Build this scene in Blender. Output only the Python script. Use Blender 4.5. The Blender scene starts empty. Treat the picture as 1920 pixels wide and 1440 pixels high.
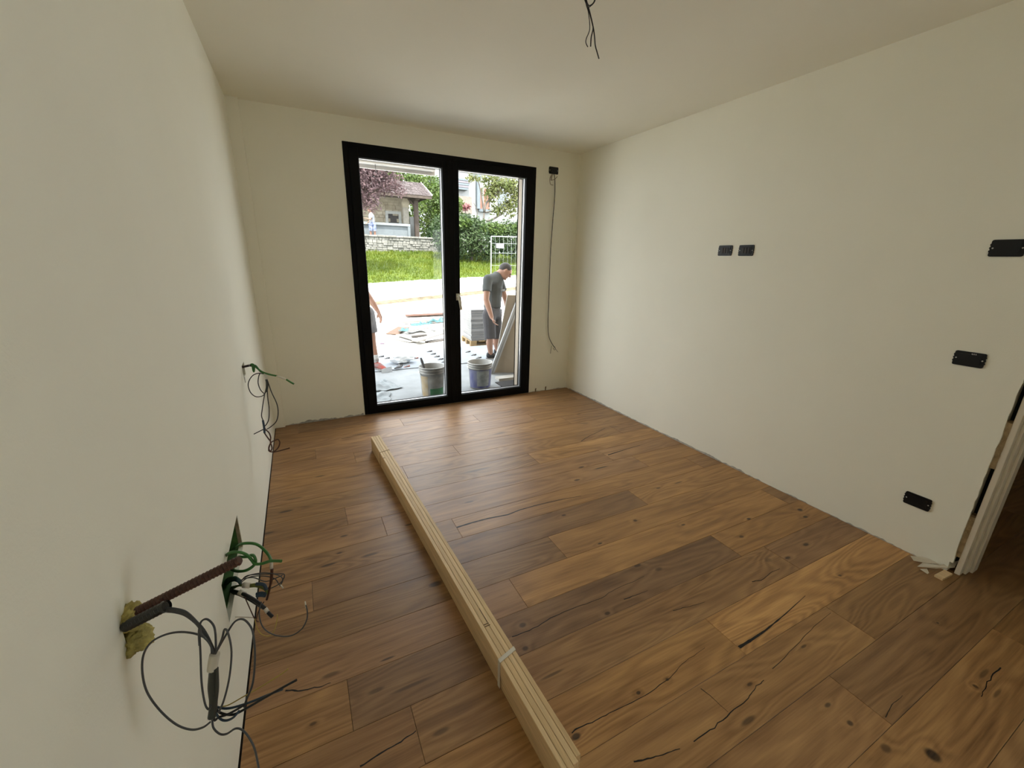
import bpy, bmesh, math, random
from mathutils import Vector, Matrix, noise as mnoise
sc = bpy.context.scene
C = sc.collection
rnd = random.Random(7)

# ------------------------------------------------------------------ camera
FPX, YAW, PIT, ROL, CH = 773.81, -0.4737, -0.2896, -0.0225, 1.5524
def cam_matrix():
    cy, sy, cp, sp, cr, sr = math.cos(YAW), math.sin(YAW), math.cos(PIT), math.sin(PIT), math.cos(ROL), math.sin(ROL)
    Rz = Matrix(((cy, -sy, 0), (sy, cy, 0), (0, 0, 1)))
    Rx = Matrix(((1, 0, 0), (0, cp, -sp), (0, sp, cp)))
    Ry = Matrix(((cr, 0, sr), (0, 1, 0), (-sr, 0, cr)))
    return Rz @ Rx @ Ry            # columns: right, forward, up
CM = cam_matrix()
RIGHT, FWD, UP = CM.col[0], CM.col[1], CM.col[2]
CAM = Vector((0, 0, CH))
cd = bpy.data.cameras.new('camera'); cam = bpy.data.objects.new('camera', cd); C.objects.link(cam)
cd.sensor_width = 36; cd.lens = FPX / 1920 * 36; cd.clip_start = 0.02; cd.clip_end = 500
M3 = Matrix((RIGHT, UP, -FWD)).transposed()
cam.matrix_world = Matrix.Translation(CAM) @ M3.to_4x4()
sc.camera = cam

# ------------------------------------------------------------------ light
w = bpy.data.worlds.new('sky'); sc.world = w; w.use_nodes = True
bg = w.node_tree.nodes['Background']; bg.inputs[0].default_value = (0.92, 0.965, 1.0, 1); bg.inputs[1].default_value = 2.3
sl = bpy.data.lights.new('sun', 'SUN'); sl.energy = 4.6; sl.angle = math.radians(1.5); sl.color = (1, 0.95, 0.86)
so = bpy.data.objects.new('sun', sl); C.objects.link(so)
SUN_DIR = Vector((0.10, 0.42, -0.90)).normalized()          # from behind the house, high
so.rotation_euler = SUN_DIR.to_track_quat('-Z', 'Y').to_euler(); so.location = (0, -10, 30)
sc.view_settings.view_transform = 'Standard'; sc.view_settings.look = 'None'
sc.view_settings.exposure = 1.60; sc.view_settings.gamma = 1; sc.view_settings.use_curve_mapping = False
sc.cycles.max_bounces = 14; sc.cycles.diffuse_bounces = 12; sc.cycles.glossy_bounces = 3
sc.cycles.transparent_max_bounces = 16; sc.cycles.caustics_reflective = False; sc.cycles.caustics_refractive = False
sc.cycles.sample_clamp_indirect = 6.0
def portal(name, loc, rot, sx, sy):
    l = bpy.data.lights.new(name, 'AREA'); l.shape = 'RECTANGLE'; l.size = sx; l.size_y = sy; l.cycles.is_portal = True
    o = bpy.data.objects.new(name, l); o.location = loc; o.rotation_euler = rot; C.objects.link(o)

# ------------------------------------------------------------------ point helpers (real world points)
def ray(u, v):
    return FWD + RIGHT * ((u - 960) / FPX) + UP * (-(v - 720) / FPX)
def D(u, v, d): return CAM + ray(u, v) * d                          # at optical depth d
def Yp(u, v, y): r = ray(u, v); return CAM + r * (y / r.y)          # on the vertical plane y
def Gp(u, v, z=0.0): r = ray(u, v); return CAM + r * ((z - CH) / r.z)   # on the level z
XL, XR, YB, H = -0.3367, 2.9545, 4.2277, 2.7
V = Vector

# ------------------------------------------------------------------ mesh builder
class MB:
    def __init__(s): s.v = []; s.f = []; s.sm = []
    def add(s, vs, fs, smooth=False):
        b = len(s.v); s.v += [tuple(v) for v in vs]
        for f in fs: s.f.append([i + b for i in f]); s.sm.append(smooth)
        return s
    def box(s, a, b, M=None):
        x0, y0, z0 = a; x1, y1, z1 = b
        vs = [V(p) for p in ((x0,y0,z0),(x1,y0,z0),(x1,y1,z0),(x0,y1,z0),(x0,y0,z1),(x1,y0,z1),(x1,y1,z1),(x0,y1,z1))]
        if M: vs = [M @ v for v in vs]
        return s.add(vs, [(0,3,2,1),(4,5,6,7),(0,1,5,4),(1,2,6,5),(2,3,7,6),(3,0,4,7)])
    def bbox(s, a, b, c=0.002, M=None):                              # box with chamfered top and vertical edges
        x0, y0, z0 = a; x1, y1, z1 = b
        o = [(x0,y0),(x1,y0),(x1,y1),(x0,y1)]; i = [(x0+c,y0+c),(x1-c,y0+c),(x1-c,y1-c),(x0+c,y1-c)]
        vs = [V((p[0],p[1],z0)) for p in o] + [V((p[0],p[1],z1-c)) for p in o] + [V((p[0],p[1],z1)) for p in i]
        if M: vs = [M @ v for v in vs]
        fs = [(3,2,1,0),(8,9,10,11)]
        for k in range(4):
            n = (k+1) % 4; fs += [(k,n,n+4,k+4),(k+4,n+4,n+8,k+8)]
        return s.add(vs, fs)
    def prism(s, poly, z0, z1, M=None):                              # poly in xy, extruded along z
        n = len(poly); vs = [V((p[0],p[1],z0)) for p in poly] + [V((p[0],p[1],z1)) for p in poly]
        if M: vs = [M @ v for v in vs]
        return s.add(vs, [tuple(range(n))[::-1], tuple(range(n, 2*n))] + [(k,(k+1)%n,(k+1)%n+n,k+n) for k in range(n)])
    def tube(s, pts, r, n=8, sub=5, caps=True, smooth=True):
        pts = [V(p) for p in pts]; rr = r if isinstance(r, (list, tuple)) else [r]*len(pts)
        P, Q = [], []
        if sub > 1 and len(pts) > 2:
            for i in range(len(pts)-1):
                p0 = pts[max(i-1,0)]; p1 = pts[i]; p2 = pts[i+1]; p3 = pts[min(i+2,len(pts)-1)]
                for k in range(sub):
                    t = k/sub
                    P.append(0.5*((2*p1)+(p2-p0)*t+(2*p0-5*p1+4*p2-p3)*t*t+(3*p1-p0-3*p2+p3)*t**3)); Q.append(rr[i]*(1-t)+rr[i+1]*t)
            P.append(pts[-1]); Q.append(rr[-1])
        else: P, Q = pts, rr
        T = [(P[min(i+1,len(P)-1)]-P[max(i-1,0)]).normalized() for i in range(len(P))]
        up = V((0,0,1)) if abs(T[0].z) < 0.9 else V((1,0,0))
        N = (up - T[0]*up.dot(T[0])).normalized(); vs = []
        for i in range(len(P)):
            N = (N - T[i]*N.dot(T[i])); N = N.normalized() if N.length > 1e-6 else T[i].orthogonal().normalized()
            B = T[i].cross(N)
            vs += [P[i] + (N*math.cos(2*math.pi*k/n) + B*math.sin(2*math.pi*k/n))*Q[i] for k in range(n)]
        fs = []
        for i in range(len(P)-1):
            for k in range(n): fs.append((i*n+k, i*n+(k+1)%n, (i+1)*n+(k+1)%n, (i+1)*n+k))
        s.add(vs, fs, smooth)
        if caps:
            b = len(s.v) - len(vs)
            s.f.append([b+k for k in range(n)][::-1]); s.sm.append(False)
            e = b + (len(P)-1)*n; s.f.append([e+k for k in range(n)]); s.sm.append(False)
        return s
    def lathe(s, prof, n=24, M=None, smooth=True):                   # prof: (r, z)
        vs = []
        for r, z in prof: vs += [V((r*math.cos(2*math.pi*k/n), r*math.sin(2*math.pi*k/n), z)) for k in range(n)]
        if M: vs = [M @ v for v in vs]
        fs = []
        for i in range(len(prof)-1):
            for k in range(n): fs.append((i*n+k, i*n+(k+1)%n, (i+1)*n+(k+1)%n, (i+1)*n+k))
        return s.add(vs, fs, smooth)
    def ball(s, c, r, n=10, M=None):
        c = V(c); rx, ry, rz = r if isinstance(r, (tuple, list)) else (r, r, r); m = n//2+1; vs = []; fs = []
        for i in range(m+1):
            a = math.pi*i/m
            for k in range(n):
                b = 2*math.pi*k/n; q = V((rx*math.sin(a)*math.cos(b), ry*math.sin(a)*math.sin(b), rz*math.cos(a)))
                vs.append(c + (M @ q if M else q))
        for i in range(m):
            for k in range(n): fs.append((i*n+k, (i+1)*n+k, (i+1)*n+(k+1)%n, i*n+(k+1)%n))
        return s.add(vs, fs, True)
    def mesh(s, name):
        me = bpy.data.meshes.new(name); me.from_pydata(s.v, [], s.f); me.update()
        me.polygons.foreach_set('use_smooth', s.sm)
        return me
    def build(s, name, mat, parent=None, **kw):
        return link(name, s.mesh(name), mat, parent, **kw)
def link(name, me, mat, parent=None, label=None, cat=None, group=None, kind=None):
    o = bpy.data.objects.new(name, me); C.objects.link(o)
    if mat is not None and me is not None:
        me.materials.clear()
        for m in (mat if isinstance(mat, (list, tuple)) else [mat]): me.materials.append(m)
    if parent: o.parent = parent
    return tag(o, label, cat, group, kind)
def tag(o, label=None, cat=None, group=None, kind=None):
    for k, v in (('label', label), ('category', cat), ('group', group), ('kind', kind)):
        if v: o[k] = v
    return o
def empty(name, loc, label=None, cat=None, group=None, kind=None, rz=0):
    o = bpy.data.objects.new(name, None); o.location = loc; o.rotation_euler = (0, 0, rz); o.empty_display_size = 0.05
    C.objects.link(o); return tag(o, label, cat, group, kind)
def keep(o, root):                                                   # parent o to an Empty, keeping world coordinates
    o.parent = root
    m = Matrix.Translation(root.location) @ root.rotation_euler.to_matrix().to_4x4()
    o.matrix_parent_inverse = m.inverted(); return o
def recalc(me):
    bm = bmesh.new(); bm.from_mesh(me); bmesh.ops.recalc_face_normals(bm, faces=bm.faces); bm.to_mesh(me); bm.free()

# ------------------------------------------------------------------ materials
MATS = {}
AMUL = 1.0
def mat(name, col, rough=0.6, var=0.12, scale=6.0, spec=0.4, metal=0.0, bump=0.0, bscale=40.0, col2=None, stretch=None, coord='Object'):
    if name in MATS: return MATS[name]
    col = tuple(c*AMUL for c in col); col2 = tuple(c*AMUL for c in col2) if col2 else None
    m = bpy.data.materials.new(name); m.use_nodes = True; nt = m.node_tree; N = nt.nodes; L = nt.links
    b = N['Principled BSDF']; b.inputs['Roughness'].default_value = rough; b.inputs['Metallic'].default_value = metal
    b.inputs['Specular IOR Level'].default_value = spec
    tc = N.new('ShaderNodeTexCoord'); mp = N.new('ShaderNodeMapping'); L.new(tc.outputs[coord], mp.inputs[0])
    if stretch: mp.inputs['Scale'].default_value = stretch
    nz = N.new('ShaderNodeTexNoise'); nz.inputs['Scale'].default_value = scale; nz.inputs['Detail'].default_value = 4
    L.new(mp.outputs[0], nz.inputs['Vector'])
    mr = N.new('ShaderNodeMapRange'); mr.inputs[1].default_value = 0.3; mr.inputs[2].default_value = 0.7
    L.new(nz.outputs['Fac'], mr.inputs[0])
    mx = N.new('ShaderNodeMix'); mx.data_type = 'RGBA'
    c2 = col2 or tuple(c*(1+var) for c in col); c1 = col if col2 else tuple(c*(1-var) for c in col)
    mx.inputs['A'].default_value = (*c1, 1); mx.inputs['B'].default_value = (*c2, 1)
    L.new(mr.outputs[0], mx.inputs['Factor']); L.new(mx.outputs['Result'], b.inputs['Base Color'])
    if bump:
        n2 = N.new('ShaderNodeTexNoise'); n2.inputs['Scale'].default_value = bscale; n2.inputs['Detail'].default_value = 3
        L.new(mp.outputs[0], n2.inputs['Vector'])
        bp = N.new('ShaderNodeBump'); bp.inputs['Strength'].default_value = bump; bp.inputs['Distance'].default_value = 0.01
        L.new(n2.outputs['Fac'], bp.inputs['Height']); L.new(bp.outputs[0], b.inputs['Normal'])
    MATS[name] = m; return m
def leafmat(name, c1, c2, scale=3.0, trans=0.35):
    m = mat(name, c1, 0.55, scale=scale, col2=c2, spec=0.3); nt = m.node_tree; N = nt.nodes; L = nt.links
    b = N['Principled BSDF']; t = N.new('ShaderNodeBsdfTranslucent'); ms = N.new('ShaderNodeMixShader'); ms.inputs[0].default_value = trans
    mx = next(n for n in N if n.type == 'MIX'); L.new(mx.outputs['Result'], t.inputs[0])
    L.new(b.outputs[0], ms.inputs[1]); L.new(t.outputs[0], ms.inputs[2]); L.new(ms.outputs[0], N['Material Output'].inputs[0])
    return m

PAINT = mat('cream_wall_paint', (0.855, 0.845, 0.745), 0.75, var=0.012, scale=2.5, spec=0.25, bump=0.05, bscale=180)
CEIL = mat('ceiling_paint', (0.86, 0.85, 0.76), 0.8, var=0.012, scale=2.0, spec=0.2, bump=0.04, bscale=150)
RAWPL = mat('bare_grey_plaster', (0.42, 0.40, 0.36), 0.9, var=0.25, scale=30, bump=0.3, bscale=120)
BLACK = mat('black_lacquer', (0.003, 0.003, 0.003), 0.5, var=0.1, spec=0.12)
BOXBLK = mat('black_plastic', (0.0035, 0.0045, 0.006), 0.42, var=0.1, spec=0.35)
ALU = mat('brushed_aluminium', (0.75, 0.76, 0.78), 0.35, var=0.05, metal=1.0, scale=20)
GASKET = mat('rubber_gasket', (0.02, 0.02, 0.02), 0.6)
WHITEP = mat('white_lacquered_wood', (0.72, 0.67, 0.58), 0.4, var=0.02)
FOAM = mat('yellow_foam', (0.42, 0.36, 0.12), 0.9, var=0.35, scale=45, bump=0.8, bscale=90)
TANFOAM = mat('tan_foam', (0.36, 0.27, 0.16), 0.95, var=0.3, scale=30, bump=0.8, bscale=60)
GREENB = mat('green_plasterboard', (0.045, 0.115, 0.025), 0.8, var=0.35, scale=14)
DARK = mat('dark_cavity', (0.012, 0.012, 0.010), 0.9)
W_GREY = mat('grey_wire', (0.060, 0.064, 0.068), 0.45, var=0.15)
W_BLACK = mat('black_wire', (0.010, 0.011, 0.013), 0.45)
W_BLUE = mat('blue_wire', (0.022, 0.045, 0.075), 0.45)
W_YEL = mat('yellow_wire', (0.38, 0.29, 0.06), 0.45)
W_YG = mat('yellow_green_wire', (0.14, 0.17, 0.035), 0.45, var=0.4, scale=30)
W_BRN = mat('brown_wire', (0.065, 0.022, 0.012), 0.45)
W_GREEN = mat('green_cable', (0.035, 0.15, 0.028), 0.4)
W_TAPE = mat('white_tape', (0.62, 0.58, 0.50), 0.5)
CONDB = mat('brown_conduit', (0.075, 0.032, 0.022), 0.45)
CONDK = mat('black_conduit', (0.016, 0.016, 0.014), 0.3, spec=0.6)

def glass_mat():
    m = bpy.data.materials.new('window_glass'); m.use_nodes = True; nt = m.node_tree; N = nt.nodes; L = nt.links
    for n in list(N):
        if n.type != 'OUTPUT_MATERIAL': N.remove(n)
    out = next(n for n in N if n.type == 'OUTPUT_MATERIAL')
    t = N.new('ShaderNodeBsdfTransparent'); t.inputs[0].default_value = (0.95, 0.955, 0.95, 1)
    g = N.new('ShaderNodeBsdfGlossy'); g.inputs['Roughness'].default_value = 0.0
    lw = N.new('ShaderNodeLayerWeight'); lw.inputs[0].default_value = 0.5          # facing = 1 - |cos|
    pw = N.new('ShaderNodeMath'); pw.operation = 'POWER'; pw.inputs[1].default_value = 5.0
    nz = N.new('ShaderNodeTexNoise'); nz.inputs['Scale'].default_value = 3.0
    mr = N.new('ShaderNodeMath'); mr.operation = 'MULTIPLY_ADD'; mr.inputs[1].default_value = 0.008; mr.inputs[2].default_value = 0.014
    mm = N.new('ShaderNodeMath'); mm.operation = 'MULTIPLY_ADD'; mm.inputs[1].default_value = 0.6; ms = N.new('ShaderNodeMixShader')
    L.new(lw.outputs['Facing'], pw.inputs[0]); L.new(nz.outputs['Fac'], mr.inputs[0]); L.new(pw.outputs[0], mm.inputs[0]); L.new(mr.outputs[0], mm.inputs[2])
    L.new(mm.outputs[0], ms.inputs[0]); L.new(t.outputs[0], ms.inputs[1]); L.new(g.outputs[0], ms.inputs[2]); L.new(ms.outputs[0], out.inputs[0])
    return m
GLASS = glass_mat()

# wood ------------------------------------------------------------
def plank_mat(idx, tone, knots, fig=1.0, warm=0.0):
    m = bpy.data.materials.new('oak_plank'); m.use_nodes = True; nt = m.node_tree; N = nt.nodes; L = nt.links
    b = N['Principled BSDF']
    def math_(op, a, c=None, d=None):
        n = N.new('ShaderNodeMath'); n.operation = op
        for i, q in enumerate((a, c, d)):
            if q is None: continue
            if isinstance(q, (int, float)): n.inputs[i].default_value = q
            else: L.new(q, n.inputs[i])
        return n.outputs[0]
    def vmath(op, a, c=None):
        n = N.new('ShaderNodeVectorMath'); n.operation = op
        for i, q in enumerate((a, c)):
            if q is None: continue
            if isinstance(q, (tuple, list)): n.inputs[i].default_value = q
            else: L.new(q, n.inputs[i])
        return n
    def noise(vec, scale, detail=3, rough=0.5, dist=0.0):
        n = N.new('ShaderNodeTexNoise'); n.inputs['Scale'].default_value = scale; n.inputs['Detail'].default_value = detail
        n.inputs['Roughness'].default_value = rough; n.inputs['Distortion'].default_value = dist; L.new(vec, n.inputs['Vector']); return n.outputs['Fac']
    def rng(v, a, c, d=0.0, e=1.0, smooth=False):
        n = N.new('ShaderNodeMapRange'); n.interpolation_type = 'SMOOTHSTEP' if smooth else 'LINEAR'
        for i, q in enumerate((a, c, d, e)): n.inputs[i+1].default_value = q
        L.new(v, n.inputs[0]); return n.outputs[0]
    r = random.Random(idx*13+5)
    pos = N.new('ShaderNodeNewGeometry').outputs['Position']
    off = (r.uniform(-40, 40), r.uniform(-40, 40), 0)
    p = vmath('ADD', pos, off).outputs[0]
    pl = vmath('MULTIPLY', p, (0.8, 4.6, 0)).outputs[0]
    warp = noise(pl, 1.0, 2, 0.5, 0.35)
    kd = None; ring = None
    for (kx, ky, rx, ry, st) in knots:
        q = vmath('MULTIPLY', vmath('SUBTRACT', pos, (kx, ky, 0)).outputs[0], (1/rx, 1/ry, 0)).outputs[0]
        ln = vmath('LENGTH', q).outputs['Value']
        k = rng(math_('ADD', ln, math_('MULTIPLY', warp, 0.0)), 0.40, 1.0, st, 0.0, True)
        g = rng(ln, 0.0, 3.2, 0.35, 0.0, True)
        kd = k if kd is None else math_('MAXIMUM', kd, k); ring = g if ring is None else math_('ADD', ring, g)
    ph = math_('MULTIPLY', warp, 13.0*fig)
    if ring is not None: ph = math_('ADD', ph, math_('MULTIPLY', ring, 2.2))
    fine0 = noise(vmath('MULTIPLY', p, (5.0, 60.0, 0)).outputs[0], 1.0, 3, 0.6)
    ph = math_('ADD', ph, math_('MULTIPLY', fine0, 0.35))
    rings = math_('PINGPONG', ph, 0.5)                                  # 0..0.5
    ringv = rng(rings, 0.0, 0.5, 0.0, 1.0, True)
    fib = noise(vmath('MULTIPLY', p, (6.0, 150.0, 0)).outputs[0], 1.0, 2, 0.6)
    streak = noise(vmath('MULTIPLY', p, (0.9, 19.0, 0)).outputs[0], 1.0, 4, 0.62)
    blot = noise(vmath('MULTIPLY', p, (1.1, 5.0, 0)).outputs[0], 1.0, 3, 0.55)
    # value 0..1
    v = math_('ADD', math_('MULTIPLY', ringv, 0.17*min(fig, 1.25)), math_('MULTIPLY', rng(fib, 0.25, 0.75), 0.22))
    v = math_('ADD', v, math_('MULTIPLY', rng(streak, 0.25, 0.75), 0.33))
    v = math_('ADD', v, math_('MULTIPLY', rng(blot, 0.25, 0.75), 0.28))
    ramp = N.new('ShaderNodeValToRGB'); e = ramp.color_ramp.elements
    e[0].position = 0.12; e[0].color = (0.135, 0.064, 0.026, 1); e[1].position = 0.85; e[1].color = (0.455, 0.262, 0.115, 1)
    k = ramp.color_ramp.elements.new(0.48); k.color = (0.30, 0.160, 0.068, 1)
    L.new(v, ramp.inputs[0])
    tn = N.new('ShaderNodeMix'); tn.data_type = 'RGBA'; tn.blend_type = 'MULTIPLY'; tn.inputs['Factor'].default_value = 1
    tn.inputs['B'].default_value = (tone*(1+warm*0.04), tone*(1+warm*0.02), tone*(1-warm*0.12), 1)
    L.new(ramp.outputs[0], tn.inputs['A']); col = tn.outputs['Result']
    # random small pin knots and dark mineral streaks
    sp = noise(vmath('MULTIPLY', p, (2.2, 9.0, 0)).outputs[0], 1.0, 2, 0.5)
    ds = rng(sp, 0.69, 0.80, 0.0, 0.55, True)
    kk = ds if kd is None else math_('MAXIMUM', ds, math_('MULTIPLY', kd, rng(fib, 0.2, 0.6, 0.75, 1.0)))
    mx = N.new('ShaderNodeMix'); mx.data_type = 'RGBA'; L.new(kk, mx.inputs['Factor']); L.new(col, mx.inputs['A']); mx.inputs['B'].default_value = (0.022, 0.014, 0.010, 1)
    L.new(mx.outputs['Result'], b.inputs['Base Color'])
    L.new(rng(fib, 0.2, 0.8, 0.34, 0.48), b.inputs['Roughness']); b.inputs['Specular IOR Level'].default_value = 0.42
    bp = N.new('ShaderNodeBump'); bp.inputs['Strength'].default_value = 0.10; bp.inputs['Distance'].default_value = 0.004
    L.new(v, bp.inputs['Height']); L.new(bp.outputs[0], b.inputs['Normal'])
    return m

# ------------------------------------------------------------------ room shell
def panel(name, axis, at, a0, a1, z0, z1, holes, mt, thick, **kw):
    """wall in the plane axis=at; thick is signed (away from the room); holes are (a0,a1,z0,z1)"""
    A = sorted({a0, a1, *[q for h in holes for q in h[:2]]}); Z = sorted({z0, z1, *[q for h in holes for q in h[2:]]})
    mb = MB()
    def P(a, z, d): return (at + d, a, z) if axis == 'x' else (a, at + d, z)
    def inh(a, z): return any(h[0] < a < h[1] and h[2] < z < h[3] for h in holes)
    for d in (0, thick):
        for i in range(len(A)-1):
            for j in range(len(Z)-1):
                if not inh((A[i]+A[i+1])/2, (Z[j]+Z[j+1])/2):
                    mb.add([P(A[i],Z[j],d), P(A[i+1],Z[j],d), P(A[i+1],Z[j+1],d), P(A[i],Z[j+1],d)], [(0,1,2,3)])
    for (p, q, r_, s) in [(a0, a1, z0, z1)] + list(holes):
        for (u0, v0, u1, v1) in ((p,r_,q,r_),(q,r_,q,s),(q,s,p,s),(p,s,p,r_)):
            mb.add([P(u0,v0,0), P(u1,v1,0), P(u1,v1,thick), P(u0,v0,thick)], [(0,1,2,3)])
    me = mb.mesh(name)
    bm = bmesh.new(); bm.from_mesh(me); bmesh.ops.remove_doubles(bm, verts=bm.verts, dist=1e-5); bmesh.ops.recalc_face_normals(bm, faces=bm.faces); bm.to_mesh(me); bm.free()
    return link(name, me, mt, kind='structure', **kw)
WX0, WX1, WZ = 0.4728, 2.3995, 2.5103
YR = -2.1                                                              # rear wall behind the viewer
YO = YB + 0.15                                                        # outer face of the facade
HX = 6.2                                                              # far wall of the hall
JB = (1.43, 1.87, 0.34, 0.497); UBX = (2.735, 2.845, 0.868, 0.944); FH = (0.800, 0.838, 0.880, 0.935)
wl = panel('wall_left', 'x', XL, YR, YB, 0, H, [JB, UBX, FH], PAINT, -0.14)
wb = panel('wall_back', 'y', YB, XL-0.14, XR+0.14, -0.3, H, [(WX0, WX1, 0, WZ)], PAINT, YO-YB)
RW = (-2.0, -0.62, 0.85, 2.28)                                      # added opening in the right wall behind the viewer, for more daylight
RG = 0.578                                                            # where the right wall stops at the door
wr = panel('wall_right', 'x', XR, YR, YB, -0.05, H, [(-0.33, RG, -0.05, 2.16), RW], PAINT, 0.135)
wre = panel('wall_rear', 'y', YR, XL-0.14, XR+0.14, 0, H, [], PAINT, -0.2)
panel('wall_hall_rear', 'y', -0.45, XR+0.135, HX+0.14, 0, H, [], PAINT, -0.14)
panel('wall_hall_end', 'x', HX, -0.45, 2.4, 0, H, [], PAINT, 0.14)
panel('wall_hall_side', 'y', 2.4, XR+0.135, HX+0.14, 0, H, [], PAINT, 0.14)
MB().box((XL-0.14, YR-0.2, H), (HX+0.14, YO, H+0.25)).build('ceiling', CEIL, kind='structure')
# shallow pier that steps out of the back wall in the left corner
pm = MB(); pm.box((XL, YB-0.035, 0), (-0.252, YB, H)); pm.build('trim_1', PAINT, kind='structure')

# floor ------------------------------------------------------------
SCR = mat('grey_screed', (0.30, 0.29, 0.27), 0.9, var=0.15, scale=8)
fl = MB().box((XL-0.14, YR-0.2, -0.20), (HX+0.14, YO, -0.014)).build('floor', mat('floor_screed_dark', (0.02, 0.017, 0.014), 0.9), kind='structure')
JO = {-13: 1.9, -12: 0.771, -11: 1.485, -10: -0.02, -9: 0.26, -8: 1.052, -7: 0.57, -6: 1.575, -5: 0.113, -4: 0.307, -3: 0.697, -2: -0.10,
      -1: 1.153, 0: 0.796, 1: 0.002, 2: 0.197, 3: 1.50, 4: 0.042, 5: 1.715, 6: 0.6, 7: 1.3, 8: 0.1, 9: 1.6, 10: 0.5, 11: 1.1}
TONE = {(-13,0): .92, (-13,1): .80, (-12,0): .98, (-12,1): .86, (-11,0): 1.0, (-11,1): .84, (-10,0): .95, (-10,1): .92, (-9,0): .98, (-9,1): .92, (-8,0): 1.0, (-8,1): .92,
        (-7,0): .94, (-7,1): .86, (-7,2): .95, (-6,0): .76, (-6,1): 1.06, (-5,0): .74, (-5,1): .98, (-5,2): 1.02, (-4,0): .94, (-4,1): 1.0, (-4,2): 1.06,
        (-3,0): .80, (-3,1): 1.06, (-2,0): .94, (-2,1): .78, (-2,2): 1.08, (-1,0): .70, (-1,1): 1.06, (0,0): 1.02, (0,1): 1.14, (0,2): .8,
        (1,0): 1.0, (1,1): .70, (1,2): 1.10, (2,0): .96, (2,1): .86, (2,2): .92, (3,0): 1.08, (3,1): 1.32, (4,0): .95, (4,1): .98, (4,2): .84,
        (5,0): 1.0, (5,1): .80, (6,0): .9, (6,1): 1.0, (6,2): .92, (7,0): .9, (7,1): .85}
def K(u, v, rx, ry, s=0.85): p = Gp(u, v); return (p.x, p.y, rx, ry, s)
KN = [K(536,959,.055,.016,.8), K(552,935,.07,.012,.6), K(501,1000,.05,.012,.7), K(645,1005,.030,.012,.8), K(616,1059,.055,.012,.85), K(695,1040,.06,.012,.7),
      K(880,941,.045,.014,.6), K(820,770,.06,.018,.5), K(675,814,.12,.012,.6), K(600,893,.045,.012,.75), K(636,1037,.020,.008,.8), K(766,984,.03,.014,.8), K(662,894,.09,.012,.5),
      K(892,882,.17,.024,.55), K(1090,876,.035,.013,.85), K(1082,900,.035,.015,.8), K(1127,877,.09,.012,.9), K(1057,966,.022,.012,.8), K(1125,1019,.022,.009,.95), K(1191,976,.018,.014,.8),
      K(1234,915,.028,.012,.75), K(1272,905,.055,.008,.7), K(1085,776,.035,.016,.85), K(1030,962,.035,.014,.4), K(1281,984,.022,.009,.9), K(1195,1060,.03,.016,.8), K(1235,1067,.03,.016,.55),
      K(1390,1006,.022,.014,.75), K(1404,973,.022,.013,.9), K(1500,956,.026,.018,.95), K(1510,969,.026,.014,.95), K(1511,1021,.030,.014,.9), K(1477,1046,.028,.012,.85), K(1575,1079,.014,.009,.7),
      K(817,1095,.045,.022,.9), K(620,1265,.045,.012,.6), K(727,1235,.04,.007,.8), K(587,1357,.016,.008,.7), K(827,1372,.04,.012,.6), K(705,1295,.04,.012,.6), K(772,1285,.10,.010,.55),
      K(980,1172,.022,.016,.75), K(985,1216,.018,.014,.8), K(1139,1150,.020,.012,.8), K(1080,1381,.024,.014,.95), K(1197,1299,.013,.009,.9), K(1251,1274,.011,.008,.9), K(1035,1265,.07,.008,.6),
      K(1749,1416,.030,.028,.97), K(1829,1287,.012,.012,.8), K(1403,1351,.05,.012,.7), K(1552,1322,.022,.009,.75), K(1594,1356,.016,.012,.8), K(1758,1168,.010,.007,.9),
      K(1507,1212,.025,.007,.7), K(1406,1283,.020,.008,.8), K(1661,1403,.025,.018,.6), K(1845,1263,.06,.01,.6), K(1870,1300,.05,.008,.5), K(1440,1050,.03,.02,.35)]
planks = []
PW = 0.203
for k in range(-13, 18):
    ya = 1.54 - PW*k; yb_ = ya - PW
    if k == -13: ya = YB - 0.002
    if yb_ < YR: yb_ = YR
    if ya <= YR: break
    j0 = JO.get(k, rnd.uniform(0, 2)); x = j0
    while x > XL: x -= 2.045
    xe = HX if -0.44 < ya < 2.4 else XR + 0.02
    n = 0
    while x < xe - 0.02:
        x2 = x + 2.045; xa, xb = max(x, XL+0.006), min(x2, xe)
        if xb - xa > 0.03:
            if xa > XR - 0.01 and yb_ > 2.0: break
            ks = [q for q in KN if xa - 0.1 < q[0] < xb + 0.1 and yb_ - 0.0 < q[1] < ya]
            gx, gy = 0.0006, 0.0006
            mb = MB().bbox((xa+gx, yb_+gy, -0.014), (xb-gx, ya-gy, 0.0), 0.0009)
            t = TONE.get((k, n), rnd.uniform(0.82, 1.04))
            fig = 1.45 if (k, n) == (3, 1) else rnd.uniform(0.75, 1.3)
            pk = mb.build('plank', plank_mat(len(planks), t, ks, fig, 1.0 if t > 1.05 else rnd.uniform(-0.8, 0.6)), fl)
            planks.append((xa, xb, yb_, ya, pk)); n += 1
        x = x2
FILL = mat('black_crack_filler', (0.010, 0.010, 0.011), 0.5, spec=0.3)
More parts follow.
